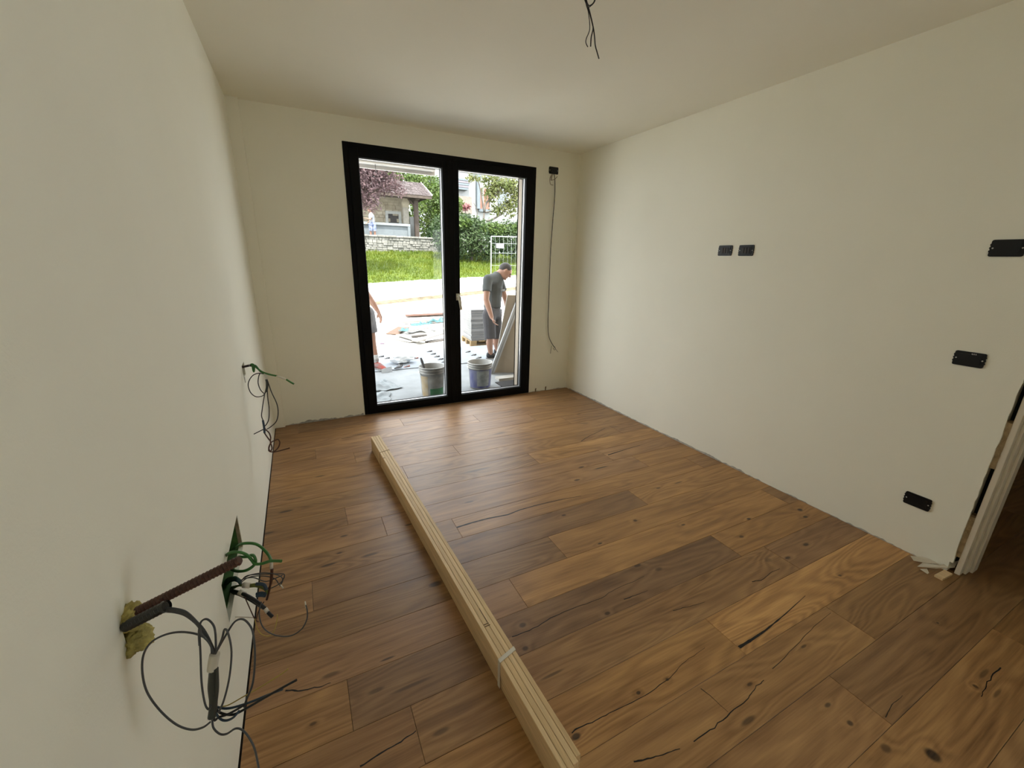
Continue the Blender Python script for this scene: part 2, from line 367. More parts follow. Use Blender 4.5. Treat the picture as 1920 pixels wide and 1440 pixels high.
def crack(pts, w0, w1=None, jit=0.0):
    P = [Gp(*q) for q in pts]; w1 = w0 if w1 is None else w1; mb = MB(); Q = []
    for i in range(len(P)-1):
        for s in range(5):
            t = s/5; Q.append(P[i].lerp(P[i+1], t))
    Q.append(P[-1]); n = len(Q); L_, R_ = [], []
    for i, q in enumerate(Q):
        T = (Q[min(i+1,n-1)] - Q[max(i-1,0)]).normalized(); S = V((-T.y, T.x, 0))
        q = q + S*jit*mnoise.noise(V((q.x*40, q.y*40, 3)))
        ww = (w0 + (w1-w0)*i/(n-1))*(1+0.4*mnoise.noise(V((q.x*60, 2, q.y*60))))
        L_.append(q + S*ww/2 + V((0,0,0.0005))); R_.append(q - S*ww/2 + V((0,0,0.0005)))
    lo = [V((a.x, a.y, -0.001)) for a in L_] + [V((a.x, a.y, -0.001)) for a in R_]
    mb.add(L_ + R_ + lo, [(i, n+i, n+i+1, i+1) for i in range(n-1)] + [(i, i+1, 2*n+i+1, 2*n+i) for i in range(n-1)] + [(n+i+1, n+i, 3*n+i, 3*n+i+1) for i in range(n-1)])
    c = Q[n//2]; host = next((q[4] for q in planks if q[0] <= c.x <= q[1] and q[2] <= c.y <= q[3]), fl)
    me = mb.mesh('crack'); recalc(me); link('crack', me, FILL, host)
crack([(856,989),(885,980),(915,972),(952,965),(975,956),(1010,946),(1055,936),(1090,930)], 0.013, 0.002)
crack([(1385.5,1214),(1410,1199),(1435.6,1181.7),(1471,1152.6),(1510,1117)], 0.013, 0.0015)
crack([(960,1194),(1000,1179),(1040,1155),(1085,1137),(1120,1125),(1155,1104),(1208,1081)], 0.004, 0.0015, 0.006)
crack([(1072,1375),(1087,1362),(1110,1355),(1142,1337),(1210,1305)], 0.004, 0.002, 0.005)
crack([(1210,1305),(1255,1272),(1285,1240),(1322,1215)], 0.0025, 0.001, 0.005)
crack([(1300,1390),(1339,1364),(1377,1330),(1403,1309),(1416,1290),(1432,1275)], 0.0035, 0.002, 0.006)
crack([(1188,1428),(1210,1424),(1235,1418),(1275,1404)], 0.005, 0.002, 0.006)
crack([(1448,1254),(1500,1203),(1526,1174),(1558,1149)], 0.0022, 0.0012, 0.006)
crack([(1875,1251),(1855,1274),(1849,1287),(1839,1306)], 0.004, 0.002, 0.006)
crack([(675,1437),(710,1415),(752,1390),(780,1370)], 0.005, 0.0035, 0.004)
crack([(535,1295),(565,1295),(595,1289),(620,1281)], 0.006, 0.002, 0.004)
crack([(1410,1091),(1430,1087),(1447,1072),(1462,1066)], 0.004, 0.0015, 0.005)
crack([(1262,1145),(1285,1139),(1322,1129)], 0.003, 0.001, 0.005)
crack([(1170,1124),(1195,1115),(1215,1107)], 0.005, 0.001, 0.003)
crack([(640,823),(675,815),(700,812)], 0.006, 0.002, 0.004)
crack([(1089,827),(1110,815),(1135,803)], 0.007, 0.003, 0.006)
crack([(1140,853),(1175,842),(1200,835)], 0.010, 0.003, 0.006)
crack([(1314,1291),(1330,1303),(1365,1335)], 0.003, 0.001, 0.003)
crack([(1660,1345),(1672,1322),(1692,1304)], 0.003, 0.001, 0.003)

# ragged unpainted plaster along the wall foot
def ragged(name, wall, axis, at, a0, a1, amp, base, off, seed, step=0.012):
    mb = MB(); n = int((a1-a0)/step); top = []; bot = []
    for i in range(n+1):
        a = a0 + (a1-a0)*i/n
        h = max(0.0015, base + amp*mnoise.noise(V((a*9, seed, 0))) + amp*0.7*mnoise.noise(V((a*40, seed, 5))))
        for lst, z in ((bot, 0.0), (top, h)):
            lst.append((at+off, a, z) if axis == 'x' else (a, at+off, z))
    inn = [((at, p[1], p[2]) if axis == 'x' else (p[0], at, p[2])) for p in top]
    N_ = n+1
    mb.add(bot + top + inn, [(i, i+1, N_+i+1, N_+i) for i in range(n)] + [(N_+i, N_+i+1, 2*N_+i+1, 2*N_+i) for i in range(n)])
    me = mb.mesh(name); recalc(me); link(name, me, RAWPL, wall)
ragged('bare_plaster_edge', wr, 'x', XR, 0.62, 1.9, 0.012, 0.006, -0.0012, 1.3)
ragged('bare_plaster_edge', wr, 'x', XR, 1.9, 4.15, 0.010, 0.013, -0.0014, 4.3)
ragged('bare_plaster_edge', wb, 'y', YB, -0.245, 0.46, 0.020, 0.012, -0.0012, 7.7)
ragged('bare_plaster_edge', wb, 'y', YB, 2.41, 2.94, 0.010, 0.006, -0.0012, 2.2)
for (x0, hh) in ((2.497, 0.045), (2.642, 0.052)):                     # two vertical chips in the plaster next to the window
    MB().prism([(x0-.008, 0), (x0+.006, 0), (x0+.010, hh), (x0-.007, hh*0.9)], 0, 0.0025, Matrix.Translation((0, YB, 0)) @ Matrix.Rotation(math.pi/2, 4, 'X')).build('chipped_plaster', mat('raw_brown_plaster', (0.16, 0.12, 0.075), 0.9, var=0.3, scale=40), wb)

# ------------------------------------------------------------------ balcony door window
win = empty('window_1', ((WX0+WX1)/2, YB, 0), kind='structure')
def wpart(mb, name, m, parent=None):
    me = mb.mesh(name); o = link(name, me, m)
    if parent: keep_child(o, parent)
    else: keep(o, win)
    return o
def keep_child(o, par):
    o.parent = par; o.matrix_parent_inverse = Matrix.Identity(4)
def frame_mb(x0, x1, z0, z1, w, y0, y1, wb=None, wt=None):
    wb = w if wb is None else wb; wt = w if wt is None else wt; mb = MB()
    mb.box((x0, y0, z0), (x0+w, y1, z1)); mb.box((x1-w, y0, z0), (x1, y1, z1))
    mb.box((x0+w, y0, z0), (x1-w, y1, z0+wb)); mb.box((x0+w, y0, z1-wt), (x1-w, y1, z1)); return mb
def bev(o, wd=0.003):
    m = o.modifiers.new('bevel', 'BEVEL'); m.width = wd; m.segments = 2; m.limit_method = 'ANGLE'
bev(wpart(frame_mb(WX0+.001, WX1-.001, 0.001, WZ-.001, 0.055, YB-0.006, YB+0.065, 0.03, 0.05), 'window_frame', BLACK))
MIDX = 1.4385
for (x0, x1, hnd) in ((WX0+0.045, MIDX-0.002, False), (MIDX+0.002, WX1-0.045, True)):
    s = wpart(frame_mb(x0, x1, 0.022, WZ-0.042, 0.079, YB-0.020, YB+0.050, 0.070, 0.073), 'sash', BLACK); bev(s)
    ix0, ix1, iz0, iz1 = x0+0.079, x1-0.079, 0.022+0.070, WZ-0.042-0.073
    g = wpart(MB().box((ix0-0.006, YB+0.010, iz0-0.006), (ix1+0.006, YB+0.014, iz1+0.006)), 'glass_pane', GLASS, s)
    wpart(frame_mb(ix0-0.001, ix1+0.001, iz0-0.001, iz1+0.001, 0.006, YB-0.004, YB+0.010), 'gasket', GASKET, s)
    sp = wpart(frame_mb(ix0, ix1, iz0, iz1, 0.007, YB+0.015, YB+0.029), 'glazing_spacer', ALU, s)
    wpart(frame_mb(ix0-0.002, ix1+0.002, iz0-0.002, iz1+0.002, 0.010, YB+0.031, YB+0.062), 'outer_bead', BLACK, s)
cv = wpart(MB().bbox((MIDX-0.03, 0.04, 0), (MIDX+0.03, WZ-0.06, 0.006), 0.003, Matrix(((1,0,0,0),(0,0,-1,YB-0.020),(0,1,0,0),(0,0,0,1)))), 'meeting_stile_cover', BLACK)
hx, hz = 1.490, 1.178                                                  # handle still in its protective film
HF = mat('cloudy_protective_film', (0.62, 0.59, 0.50), 0.45, var=0.2, scale=30, bump=0.4, bscale=60)
hm = MB(); hm.bbox((-0.017, -0.035, 0), (0.017, 0.035, 0.012), 0.004, Matrix(((1,0,0,hx),(0,0,-1,YB-0.020),(0,1,0,hz),(0,0,0,1))))
hm.tube([(hx, YB-0.03, hz), (hx, YB-0.066, hz+0.004), (hx+0.006, YB-0.072, hz-0.03), (hx+0.018, YB-0.074, hz-0.13)], [0.015, 0.018, 0.016, 0.012], 10, 5)
wpart(hm, 'handle', HF, s)
portal('window_portal', ((WX0+WX1)/2, YO+0.05, WZ/2), (math.radians(-90), 0, 0), WX1-WX0+0.1, WZ+0.1)
portal('added_window_portal', (XR+0.18, (RW[0]+RW[1])/2, (RW[2]+RW[3])/2), (0, math.radians(90), 0), RW[3]-RW[2]+.1, RW[1]-RW[0]+.1)
# unseen window added behind the viewer to brighten the room
w2 = empty('added_window', (XR, (RW[0]+RW[1])/2, RW[2]), kind='structure')
fm_ = MB()
for a_, b_ in (((RW[0], RW[2]), (RW[0]+.06, RW[3])), ((RW[1]-.06, RW[2]), (RW[1], RW[3])), ((RW[0]+.06, RW[2]), (RW[1]-.06, RW[2]+.06)), ((RW[0]+.06, RW[3]-.06), (RW[1]-.06, RW[3]))):
    fm_.box((XR+.04, a_[0], a_[1]), (XR+.10, b_[0], b_[1]))
keep(link('window_frame', fm_.mesh('window_frame'), BLACK), w2)
keep(link('glass_pane', MB().box((XR+.068, RW[0]+.05, RW[2]+.05), (XR+.072, RW[1]-.05, RW[3]-.05)).mesh('glass_pane'), GLASS), w2)

# ------------------------------------------------------------------ door lining at the right
dr = empty('door_1', (XR+0.06, 0.1, 0), kind='structure')
def dpart(mb, n, m): return keep(link(n, mb.mesh(n), m), dr)
YJ = 0.552
bev(dpart(MB().box((XR+0.012, YJ-0.022, 0.002), (XR+0.165, YJ, 2.14)), 'jamb', WHITEP), 0.002)
bev(dpart(MB().box((XR+0.052, YJ-0.034, 0.002), (XR+0.165, YJ-0.022, 2.128)), 'door_stop', WHITEP), 0.003)
bev(dpart(MB().box((XR+0.098, YJ-0.046, 0.002), (XR+0.165, YJ-0.034, 2.116)), 'door_rebate', WHITEP), 0.003)
bev(dpart(MB().box((XR+0.012, -0.31, 0.002), (XR+0.165, -0.288, 2.14)), 'jamb', WHITEP), 0.002)
bev(dpart(MB().box((XR+0.012, -0.31, 2.14), (XR+0.165, YJ, 2.16)), 'lintel', WHITEP), 0.002)
fm = MB()
for (z0, z1) in ((0.10, 0.34), (0.62, 0.86), (1.25, 1.55), (1.8, 2.0)):
    n = 14; pr = []
    for i in range(n+1):
        z = z0 + (z1-z0)*i/n; w_ = 0.5 + 0.5*mnoise.noise(V((z*30, 1, 1)))
        pr.append((XR + 0.012 + 0.008*mnoise.noise(V((z*25, 4, 4))), z))
    fm2 = MB(); vs = []
    for (x, z) in pr: vs += [(x, YJ-0.001, z), (x, RG+0.001, z), (XR+0.08, YJ-.001, z), (XR+0.08, RG+.001, z)]
    fs = []
    for i in range(n):
        a = i*4; fs += [(a, a+1, a+5, a+4), (a+2, a+6, a+7, a+3), (a, a+4, a+6, a+2), (a+1, a+3, a+7, a+5)]
    fs += [(0, 2, 3, 1), (n*4, n*4+1, n*4+3, n*4+2)]
    fm2.add(vs, fs); dpart(fm2, 'mounting_foam', TANFOAM)
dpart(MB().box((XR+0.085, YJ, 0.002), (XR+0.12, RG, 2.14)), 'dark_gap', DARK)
# ragged plaster edge of the right wall next to the lining
rm = MB(); n = 60; vs = []
for i in range(n+1):
    z = 0.06 + 2.0*i/n; e = RG - 0.006 - 0.010*abs(mnoise.noise(V((z*7, 9, 1)))) - 0.004*mnoise.noise(V((z*30, 2, 1)))
    vs += [(XR-0.0008, RG+0.012, z), (XR-0.0008, e, z), (XR+0.012, e, z)]
rm.add(vs, [f for i in range(n) for f in ((i*3, i*3+3, i*3+4, i*3+1), (i*3+1, i*3+4, i*3+5, i*3+2))])
me = rm.mesh('torn_edge'); recalc(me); link('torn_edge', me, PAINT, wr)

# ------------------------------------------------------------------ flush boxes
def socket_box(loc, rot, label, wd=0.112, ht=0.072, extra=None, grp='black plastic flush boxes in the walls'):
    """local: x along wall, y out of the wall towards the room, z up"""
    e = empty('flush_box', loc, label, 'socket box', grp); e.rotation_euler = (0, 0, rot)
    def rr(w_, h_, c):
        p = []
        for (sx, sz, a0) in ((1,1,0),(-1,1,90),(-1,-1,180),(1,-1,270)):
            for k in range(5):
                a = math.radians(a0 + 90*k/4); p.append((sx*(w_/2-c)+c*math.cos(a), sz*(h_/2-c)+c*math.sin(a)))
        return p
    Mx = Matrix(((1,0,0,0),(0,0,1,0),(0,1,0,0),(0,0,0,1)))
    mb = MB(); mb.prism(rr(wd, ht, 0.008), 0.0, 0.006, Mx); me = mb.mesh('cover'); recalc(me); link('cover', me, BOXBLK, e)
    mb = MB(); mb.prism(rr(wd-.03, ht-.024, 0.005), 0.006, 0.009, Mx); me = mb.mesh('inner_plate'); recalc(me); link('inner_plate', me, BOXBLK, e)
    for s in (-1, 1):
        mb = MB().ball((s*(wd/2-0.009), 0.006, 0.0), (0.0035, 0.0025, 0.0035), 8); link('screw', mb.mesh('screw'), mat('steel_screw', (0.7,0.7,0.68), 0.4, metal=0.7), e)
        mb = MB()
        for k in range(3): mb.box((s*(wd/2)-.002, 0, -0.018+k*0.015), (s*(wd/2)+.003, 0.004, -0.010+k*0.015))
        link('side_lugs', mb.mesh('side_lugs'), BOXBLK, e)
    return e
RZ = math.pi/2
def rbox(y, z, label, **k): return socket_box((XR, y, z), RZ, label, **k)
b_low = rbox(0.772, 0.318, 'lowest black flush box on the right wall, near the floor by the door lining')
b_mid = rbox(0.762, 1.132, 'black flush box at mid height on the right wall with small white marking')
b_hi = rbox(0.762, 1.659, 'uppermost single black flush box at the right edge, at eye height', wd=0.113, ht=0.076)
for (y, z, lb) in ((2.230, 1.664, 'left one of the two small black boxes side by side on the right wall'), (2.058, 1.663, 'right one of the two small black boxes side by side on the right wall')):
    e = rbox(y, z, lb, wd=0.115, ht=0.076)
    mb = MB()
    for k in (-1, 0, 1): mb.bbox((k*0.022-0.0095, -0.020, 0), (k*0.022+0.0095, 0.020, 0.003), 0.001, Matrix(((1,0,0,0),(0,0,1,0.009),(0,1,0,0),(0,0,0,1))))
    link('module_slots', mb.mesh('module_slots'), mat('dark_brown_plastic', (0.018, 0.012, 0.008), 0.5), e)
for (dx, dz, w_) in ((0.0, 0.018, 0.045), (-0.008, -0.016, 0.02)):
    MB().box((dx-w_/2, 0.009, dz-0.002), (dx+w_/2, 0.011, dz+0.001)).build('moulded_rib', BOXBLK, b_low)
tc = bpy.data.curves.new('marking', 'FONT'); tc.body = '503'; tc.size = 0.013; tc.align_x = 'CENTER'; tc.extrude = 0.0003
to = bpy.data.objects.new('marking_tmp', tc); C.objects.link(to); dg = bpy.context.evaluated_depsgraph_get()
tme = bpy.data.meshes.new_from_object(to.evaluated_get(dg)); bpy.data.objects.remove(to)
tme.transform(Matrix.Translation((-0.012, 0.0066, 0.021)) @ Matrix.Rotation(math.pi, 4, 'Z') @ Matrix.Rotation(math.pi/2, 4, 'X')); link('marking', tme, mat('white_print', (0.8, 0.8, 0.8), 0.5), b_mid)
b_win = socket_box((2.6145, YB, 2.502), math.pi, 'black flush box high on the back wall right of the glazed door', wd=0.116, ht=0.070)

def wires(root, name, paths, mt, r, n=6, sub=6):
    for pts in paths:
        o = MB().tube(pts, r, n, sub).build(name, mt); keep(o, root)
    return root
# long cable hanging beside the window
hc = empty('hanging_cable', (2.62, YB-0.02, 2.47), 'thin dark cable hanging down the back wall from the flush box', 'cable')
wires(hc, 'cable', [[Yp(1036,321,YB-.010), Yp(1039,328,YB-.03), Yp(1040.5,340,YB-.03), Yp(1040,370,YB-.02), Yp(1036,420,YB-.02), Yp(1032,480,YB-.02), Yp(1029,560,YB-.02), Yp(1027.5,610,YB-.02), Yp(1029.5,632,YB-.02), Yp(1036,646,YB-.02), Yp(1041,652,YB-.02)]], W_BLACK, 0.0042)
wires(hc, 'wire_end', [[Yp(1040,651,YB-.02), Yp(1041,655,YB-.025), Yp(1039,656,YB-.022), Yp(1037,652,YB-.02)], [Yp(1034.5,648,YB-.02), Yp(1033,656,YB-.022), Yp(1032,663,YB-.024)], [Yp(1041,653,YB-.02), Yp(1043,656,YB-.03), Yp(1046,660,YB-.03)]], W_GREY, 0.0022)
wires(hc, 'wire_tail', [[Yp(1035,326,YB-.02), Yp(1031,334,YB-.04), Yp(1032,345,YB-.04), Yp(1037,347,YB-.04)], [Yp(1036,327,YB-.02), Yp(1034,334,YB-.05), Yp(1033,338,YB-.05), Yp(1040,336,YB-.04), Yp(1045,331,YB-.04)], [Yp(1037,327,YB-.02), Yp(1033,332,YB-.03), Yp(1034,337,YB-.03)]], mat('dark_orange_wire', (0.13, 0.05, 0.02), 0.5), 0.0024)

# ceiling wires
cw = empty('ceiling_wires', (1.30, 1.78, H), 'bare dark wires hanging from the ceiling for a lamp', 'wires')
keep(link('outlet_ring', MB().lathe([(0.0, 0.0), (0.035, 0.0), (0.035, -0.004), (0.020, -0.004), (0.018, 0.0)], 20, Matrix.Translation((1.30, 1.80, H))).mesh('outlet_ring'), DARK), cw)
top = V((1.30, 1.80, H-0.002))
wires(cw, 'wire', [[top, D(1098,-14,1.80), D(1100,2,1.80), D(1104,16,1.80), D(1108,32,1.80), D(1112,50,1.80), D(1114.5,66,1.80), D(1116,84,1.80), D(1119,96,1.80), D(1123,110,1.80)],
                   [top + V((.004, 0, 0)), D(1101,-12,1.80), D(1099,4,1.80), D(1103,16,1.80), D(1110,42,1.80), D(1112,54,1.80), D(1108.5,70,1.80), D(1107.5,87,1.80)]], W_BLACK, 0.0026)
wires(cw, 'thin_wire', [[top, D(1097,-10,1.80), D(1099,8,1.80), D(1103,22,1.80), D(1105.5,44,1.80), D(1105,58,1.80), D(1099.5,72,1.80), D(1098.5,80,1.80), D(1102,88,1.80)],
                        [top, D(1117,-10,1.78), D(1114,2,1.78), D(1110,8,1.78), D(1104,10,1.79), D(1100,2,1.80), D(1099,-8,1.80), D(1102,-16,1.8)],
                        [top, D(1118,-8,1.78), D(1115,3,1.78), D(1109,10,1.78), D(1103,13,1.79), D(1098,4,1.80), D(1098,-6,1.80)]], W_BLACK, 0.0019)

# ------------------------------------------------------------------ left wall: opening, foam, cables
MB().box((XL-0.135, JB[0]-.01, JB[2]-.01), (XL-0.125, JB[1]+.01, JB[3]+.01)).build('recess_back', GREENB, wl)
for y_ in (JB[0], JB[1]):
    MB().box((XL-.13, y_-.003, JB[2]), (XL-.014, y_+.003, JB[3])).build('green_board_edge', GREENB, wl)
    MB().box((XL-.014, y_-.004, JB[2]), (XL-.0015, y_+.004, JB[3])).build('cut_board_edge', mat('tan_board_core', (0.30, 0.25, 0.15), 0.9, var=0.3, scale=30), wl)
MB().box((XL-.10, JB[0]+.006, JB[2]-.0004), (XL-.016, JB[1]-.006, JB[2]+.004)).build('green_board_edge', GREENB, wl)
MB().box((XL-.10, JB[0]+.006, JB[3]-.004), (XL-.016, JB[1]-.006, JB[3]+.0004)).build('green_board_edge', GREENB, wl)
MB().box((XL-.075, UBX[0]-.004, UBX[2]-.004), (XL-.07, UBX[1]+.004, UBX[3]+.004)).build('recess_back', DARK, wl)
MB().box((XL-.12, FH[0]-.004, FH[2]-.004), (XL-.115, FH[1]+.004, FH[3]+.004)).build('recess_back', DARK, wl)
# rounded chips around the upper cut-out
MB().prism([(2.750, .870), (2.775, .868), (2.768, .835), (2.752, .842)], -0.001, 0.0025, Matrix(((0,0,1,XL),(1,0,0,0),(0,1,0,0),(0,0,0,1)))).build('chipped_plaster', RAWPL, wl)

def foam_lump(name, c, r, seed, mt):
    bm = bmesh.new(); bmesh.ops.create_icosphere(bm, subdivisions=4, radius=1)
    for v in bm.verts:
        d = v.co.normalized(); f = 1 + 0.28*mnoise.noise(d*2.2 + V((seed, 0, 0))) + 0.16*mnoise.noise(d*6 + V((seed, 3, 0))) + 0.07*mnoise.noise(d*14)
        v.co = V((d.x*r[0]*f, d.y*r[1]*f, d.z*r[2]*f)) + V(c)
    me = bpy.data.meshes.new(name); bm.to_mesh(me); bm.free(); me.polygons.foreach_set('use_smooth', [True]*len(me.polygons))
    return link(name, me, mt)
def conduit(a, b, r, mt, name, mid=None, pitch=0.0072):
    a, b = V(a), V(b); mid = V(mid) if mid else (a+b)/2; L_ = (b-a).length; n = int(L_/pitch)*2; pts, rr = [], []
    for i in range(n+1):
        t = i/n; pts.append(a*(1-t)**2 + mid*2*t*(1-t) + b*t*t if mid != (a+b)/2 else a.lerp(b, t)); rr.append(r if i % 2 else r*0.70)
    return MB().tube(pts, rr, 14, 1, smooth=False).build(name, mt)
fs_ = empty('conduit_stub', (XL, 0.82, 0.90), 'brown and black corrugated conduits sticking out of yellow foam with grey wires', 'conduit')
keep(foam_lump('foam', (XL+0.004, 0.826, 0.927), (0.020, 0.027, 0.023), 1.7, FOAM), fs_)
keep(foam_lump('foam', (XL+0.008, 0.815, 0.886), (0.024, 0.027, 0.019), 6.1, FOAM), fs_)
keep(conduit(D(256,1147,0.735), D(450,1050,0.735), 0.0088, CONDB, 'brown_conduit'), fs_)
keep(conduit(D(233,1176,0.715), D(310,1137,0.70), 0.0093, CONDK, 'black_conduit', pitch=0.0085), fs_)
keep(link('conduit_lip', MB().tube([D(307,1138.5,0.70), D(313,1136,0.70)], 0.0098, 16, 1, caps=False).mesh('conduit_lip'), CONDK), fs_)
def DP(lst, d): return [D(u, v, d + (q[0] if q else 0)) for u, v, *q in lst]
for i, (o1, o2) in enumerate(((0, 0), (3, 2), (-2, 4), (1, 6))):
    wires(fs_, 'grey_wire', [DP([(306,1140+o2), (330,1142+o2), (352,1150+o2), (378,1178+o1), (395,1206), (400+o1,1226)], 0.70)], W_GREY, 0.0021)
wires(fs_, 'grey_wire', [
    DP([(400,1226), (393,1204), (372,1190), (340,1185), (310,1190), (284,1204), (269,1228), (267,1262), (276,1298), (300,1332), (330,1358), (358,1368), (380,1364), (394,1354)], 0.705),
    DP([(402,1226), (392,1205), (378,1190), (374,1180), (376,1230), (378,1280), (384,1318), (391,1330), (396,1322)], 0.69),
    DP([(405,1224), (404,1190), (400,1172), (388,1161), (377,1166), (373,1184), (374,1210)], 0.70),
    DP([(404,1226), (416,1198), (421,1180), (428,1188), (434,1222), (430,1270), (420,1312), (410,1336)], 0.69),
    DP([(406,1222), (424,1190), (440,1166), (455,1161), (468,1172), (475,1190), (478,1230), (474,1280), (462,1312), (458,1326)], 0.72),
    DP([(398,1344), (400,1364), (412,1376), (425,1376), (442,1366), (456,1370), (470,1388), (479,1410), (486,1446)], 0.72)], W_GREY, 0.0017)
wires(fs_, 'blue_wire', [DP([(400,1320), (408,1326), (430,1328), (465,1318), (500,1304), (530,1292)], 0.72), DP([(400,1330), (412,1347), (424,1351), (438,1345), (448,1333)], 0.71)], W_BLUE, 0.0019)
wires(fs_, 'black_wire', [DP([(400,1322), (412,1336), (436,1340), (462,1328), (500,1306), (530,1289), (556,1275)], 0.715), DP([(398,1330), (402,1350), (410,1345), (430,1338), (458,1322)], 0.71)], W_BLACK, 0.0020)
wires(fs_, 'yellow_wire', [DP([(408,1326), (428,1322), (455,1307), (480,1293), (505,1278), (530,1262), (540,1254)], 0.73)], W_YEL, 0.0011)
wires(fs_, 'wire_bundle', [DP([(401,1252), (399,1285), (400,1320), (397,1345)], 0.70)], mat('dark_olive_wire', (0.040, 0.043, 0.036), 0.45), 0.0062, 10)
wires(fs_, 'wire_bundle', [DP([(395,1262), (393,1290), (396,1315)], 0.70), DP([(406,1252), (407,1290), (403,1325)], 0.70)], mat('dark_olive_wire', (0.04, 0.043, 0.036), 0.45), 0.0030)
wires(fs_, 'tape_wrap', [DP([(403,1226), (400,1240), (398,1256)], 0.70)], W_TAPE, 0.0078, 12)

# cables out of the lower opening
jw = empty('junction_wires', (XL, 1.65, 0.35), 'tangle of green, blue and black cables coming out of the green-edged wall opening', 'wires')
wires(jw, 'green_cable', [DP([(440,1029,.16), (452,1020), (475,1019), (490,1026), (503,1040), (509,1052,-.03)], 1.50), DP([(448,1044,.12), (462,1044), (474,1041,-.02), (479,1050,-.03), (476,1060), (460,1070), (440,1070,.08), (424,1060,.14), (418,1052,.1)], 1.48),
    DP([(418,1050,.08), (428,1038,.02), (446,1035), (462,1040), (472,1050), (478,1057), (490,1057), (508,1052), (528,1052)], 1.45)], W_GREEN, 0.0052, 8)
wires(jw, 'tape_wrap', [DP([(509,1052), (509,1066)], 1.48)], W_TAPE, 0.0055, 8, 1)
wires(jw, 'brown_wire', [DP([(509,1066), (508,1085), (506,1102), (500,1125)], 1.48), DP([(511,1066), (509,1090), (504,1104)], 1.48)], W_BRN, 0.0036)
wires(jw, 'grey_wire', [DP([(452,1090,.06), (462,1080), (485,1077), (520,1076), (533,1077), (530,1088), (520,1097), (505,1104)], 1.48), DP([(452,1088,.06), (470,1078), (500,1074), (525,1080), (530,1088), (526,1097)], 1.47),
    DP([(452,1092,.06), (468,1082), (495,1080), (515,1085), (522,1094), (526,1099)], 1.49), DP([(455,1086,.06), (475,1083), (500,1090), (530,1078)], 1.5)], W_GREY, 0.0019)
for i in range(7):
    a = i*0.9
    wires(jw, 'blue_wire', [DP([(420,1100+4*math.sin(a),.16), (426,1090+5*math.cos(a),.08), (440,1085+3*math.sin(a*2)), (450,1091+3*math.cos(a)), (452,1098,.04)], 1.50)], W_BLUE if i % 3 else mat('teal_wire', (0.02, 0.075, 0.06), 0.45), 0.0042)
for i in range(4):
    wires(jw, 'yellow_green_wire', [DP([(430,1102+i*2,.12), (448,1098,.02), (466,1097+i), (482,1095+i*1.6), (496,1099+i*2), (502,1110+i)], 1.48)], W_YG, 0.0036)
wires(jw, 'tape_wrap', [DP([(456,1097), (468,1098)], 1.475), DP([(448,1110), (459,1115)], 1.48)], W_TAPE, 0.0095, 10, 1)
wires(jw, 'blue_wire', [DP([(480,1095), (494,1096), (500,1106)], 1.47), DP([(481,1114), (490,1112), (498,1114)], 1.47), DP([(481,1117), (490,1116), (498,1117)], 1.47)], W_BLUE, 0.006)
wires(jw, 'black_cable', [DP([(425,1108,.14), (440,1109,.05), (459,1115), (480,1127), (497,1141)], 1.47), DP([(425,1112,.14), (442,1112,.05), (462,1120), (482,1132), (495,1140)], 1.48), DP([(502,1148), (507,1153), (511,1157)], 1.46)], W_BLACK, [0.006]*5 if False else 0.0062, 8)
wires(jw, 'tape_wrap', [DP([(497,1141), (502,1148)], 1.465)], W_TAPE, 0.0068, 10, 1)
wires(jw, 'grey_wire', [DP([(458,1117), (468,1140), (478,1161), (485,1166)], 1.47), DP([(495,1128), (485,1146), (480,1162)], 1.5)], W_BRN, 0.0019)
wires(jw, 'grey_wire', [DP([(490,1128,.02), (486,1150), (490,1170), (500,1183), (520,1192), (545,1192), (565,1180), (575,1162), (576,1145), (573,1134)], 1.44)], W_GREY, 0.0022)
wires(jw, 'bare_wire_end', [DP([(574,1140), (572,1128)], 1.44), DP([(526,1096), (531,1103)], 1.47)], W_TAPE, 0.0022, 6, 1)
wires(jw, 'yellow_wire', [DP([(478,1160), (482,1178), (492,1190), (505,1192), (514,1182), (519,1165), (520,1152)], 1.45)], W_YEL, 0.0015)
wires(jw, 'pull_string', [DP([(430,1157,.06), (450,1157), (475,1158)], 1.49)], W_TAPE, 0.0022, 6)

# cables out of the upper cut-out
uw = empty('wall_wires', (XL, 2.79, 0.90), 'green cable and thin looped wires hanging from the upper cut-out in the left wall', 'wires')
U = 2.40
wires(uw, 'black_stub', [[V((XL-.05, 2.80, .915)), V((XL+.02, 2.86, .915)), D(471,685.5,U)]], mat('dark_brown_wire', (0.03, 0.016, 0.014), 0.5), 0.007, 8)
wires(uw, 'green_cable', [DP([(470,684), (474,683), (482,690), (491,697), (505,702), (520,705)], U), DP([(473,684), (476,697), (478,685), (488,696), (496,700)], U), DP([(536,711), (544,716), (551,720)], U)], W_GREEN, 0.0052, 8)
wires(uw, 'tape_wrap', [DP([(519,705), (528,708), (537,711.5)], U)], W_TAPE, 0.0056, 8)
wires(uw, 'tape_wrap', [DP([(496,701), (499,705), (500,710)], U)], W_TAPE, 0.0056, 8)
wires(uw, 'dark_wire', [DP([(494,701), (484,700), (474,704), (467,714), (465.5,724), (470,736), (478,743), (486,744), (494,741), (499,733), (500,724), (500,711)], U),
    DP([(488,699), (485,706), (484,718), (488,730), (494,737), (497,738)], U), DP([(499,712), (499,728), (496,740), (492,765), (490.5,780), (494,790), (496,800)], U),
    DP([(500,712), (502,745), (504.5,765), (504,785), (500,795), (495.5,800)], U), DP([(501,712), (509,735), (519,757), (521.5,775), (518,790), (508,800), (500,805)], U),
    DP([(498,803), (488,808), (476,814)], U)], mat('dark_grey_wire', (0.030, 0.028, 0.026), 0.5), 0.0027)
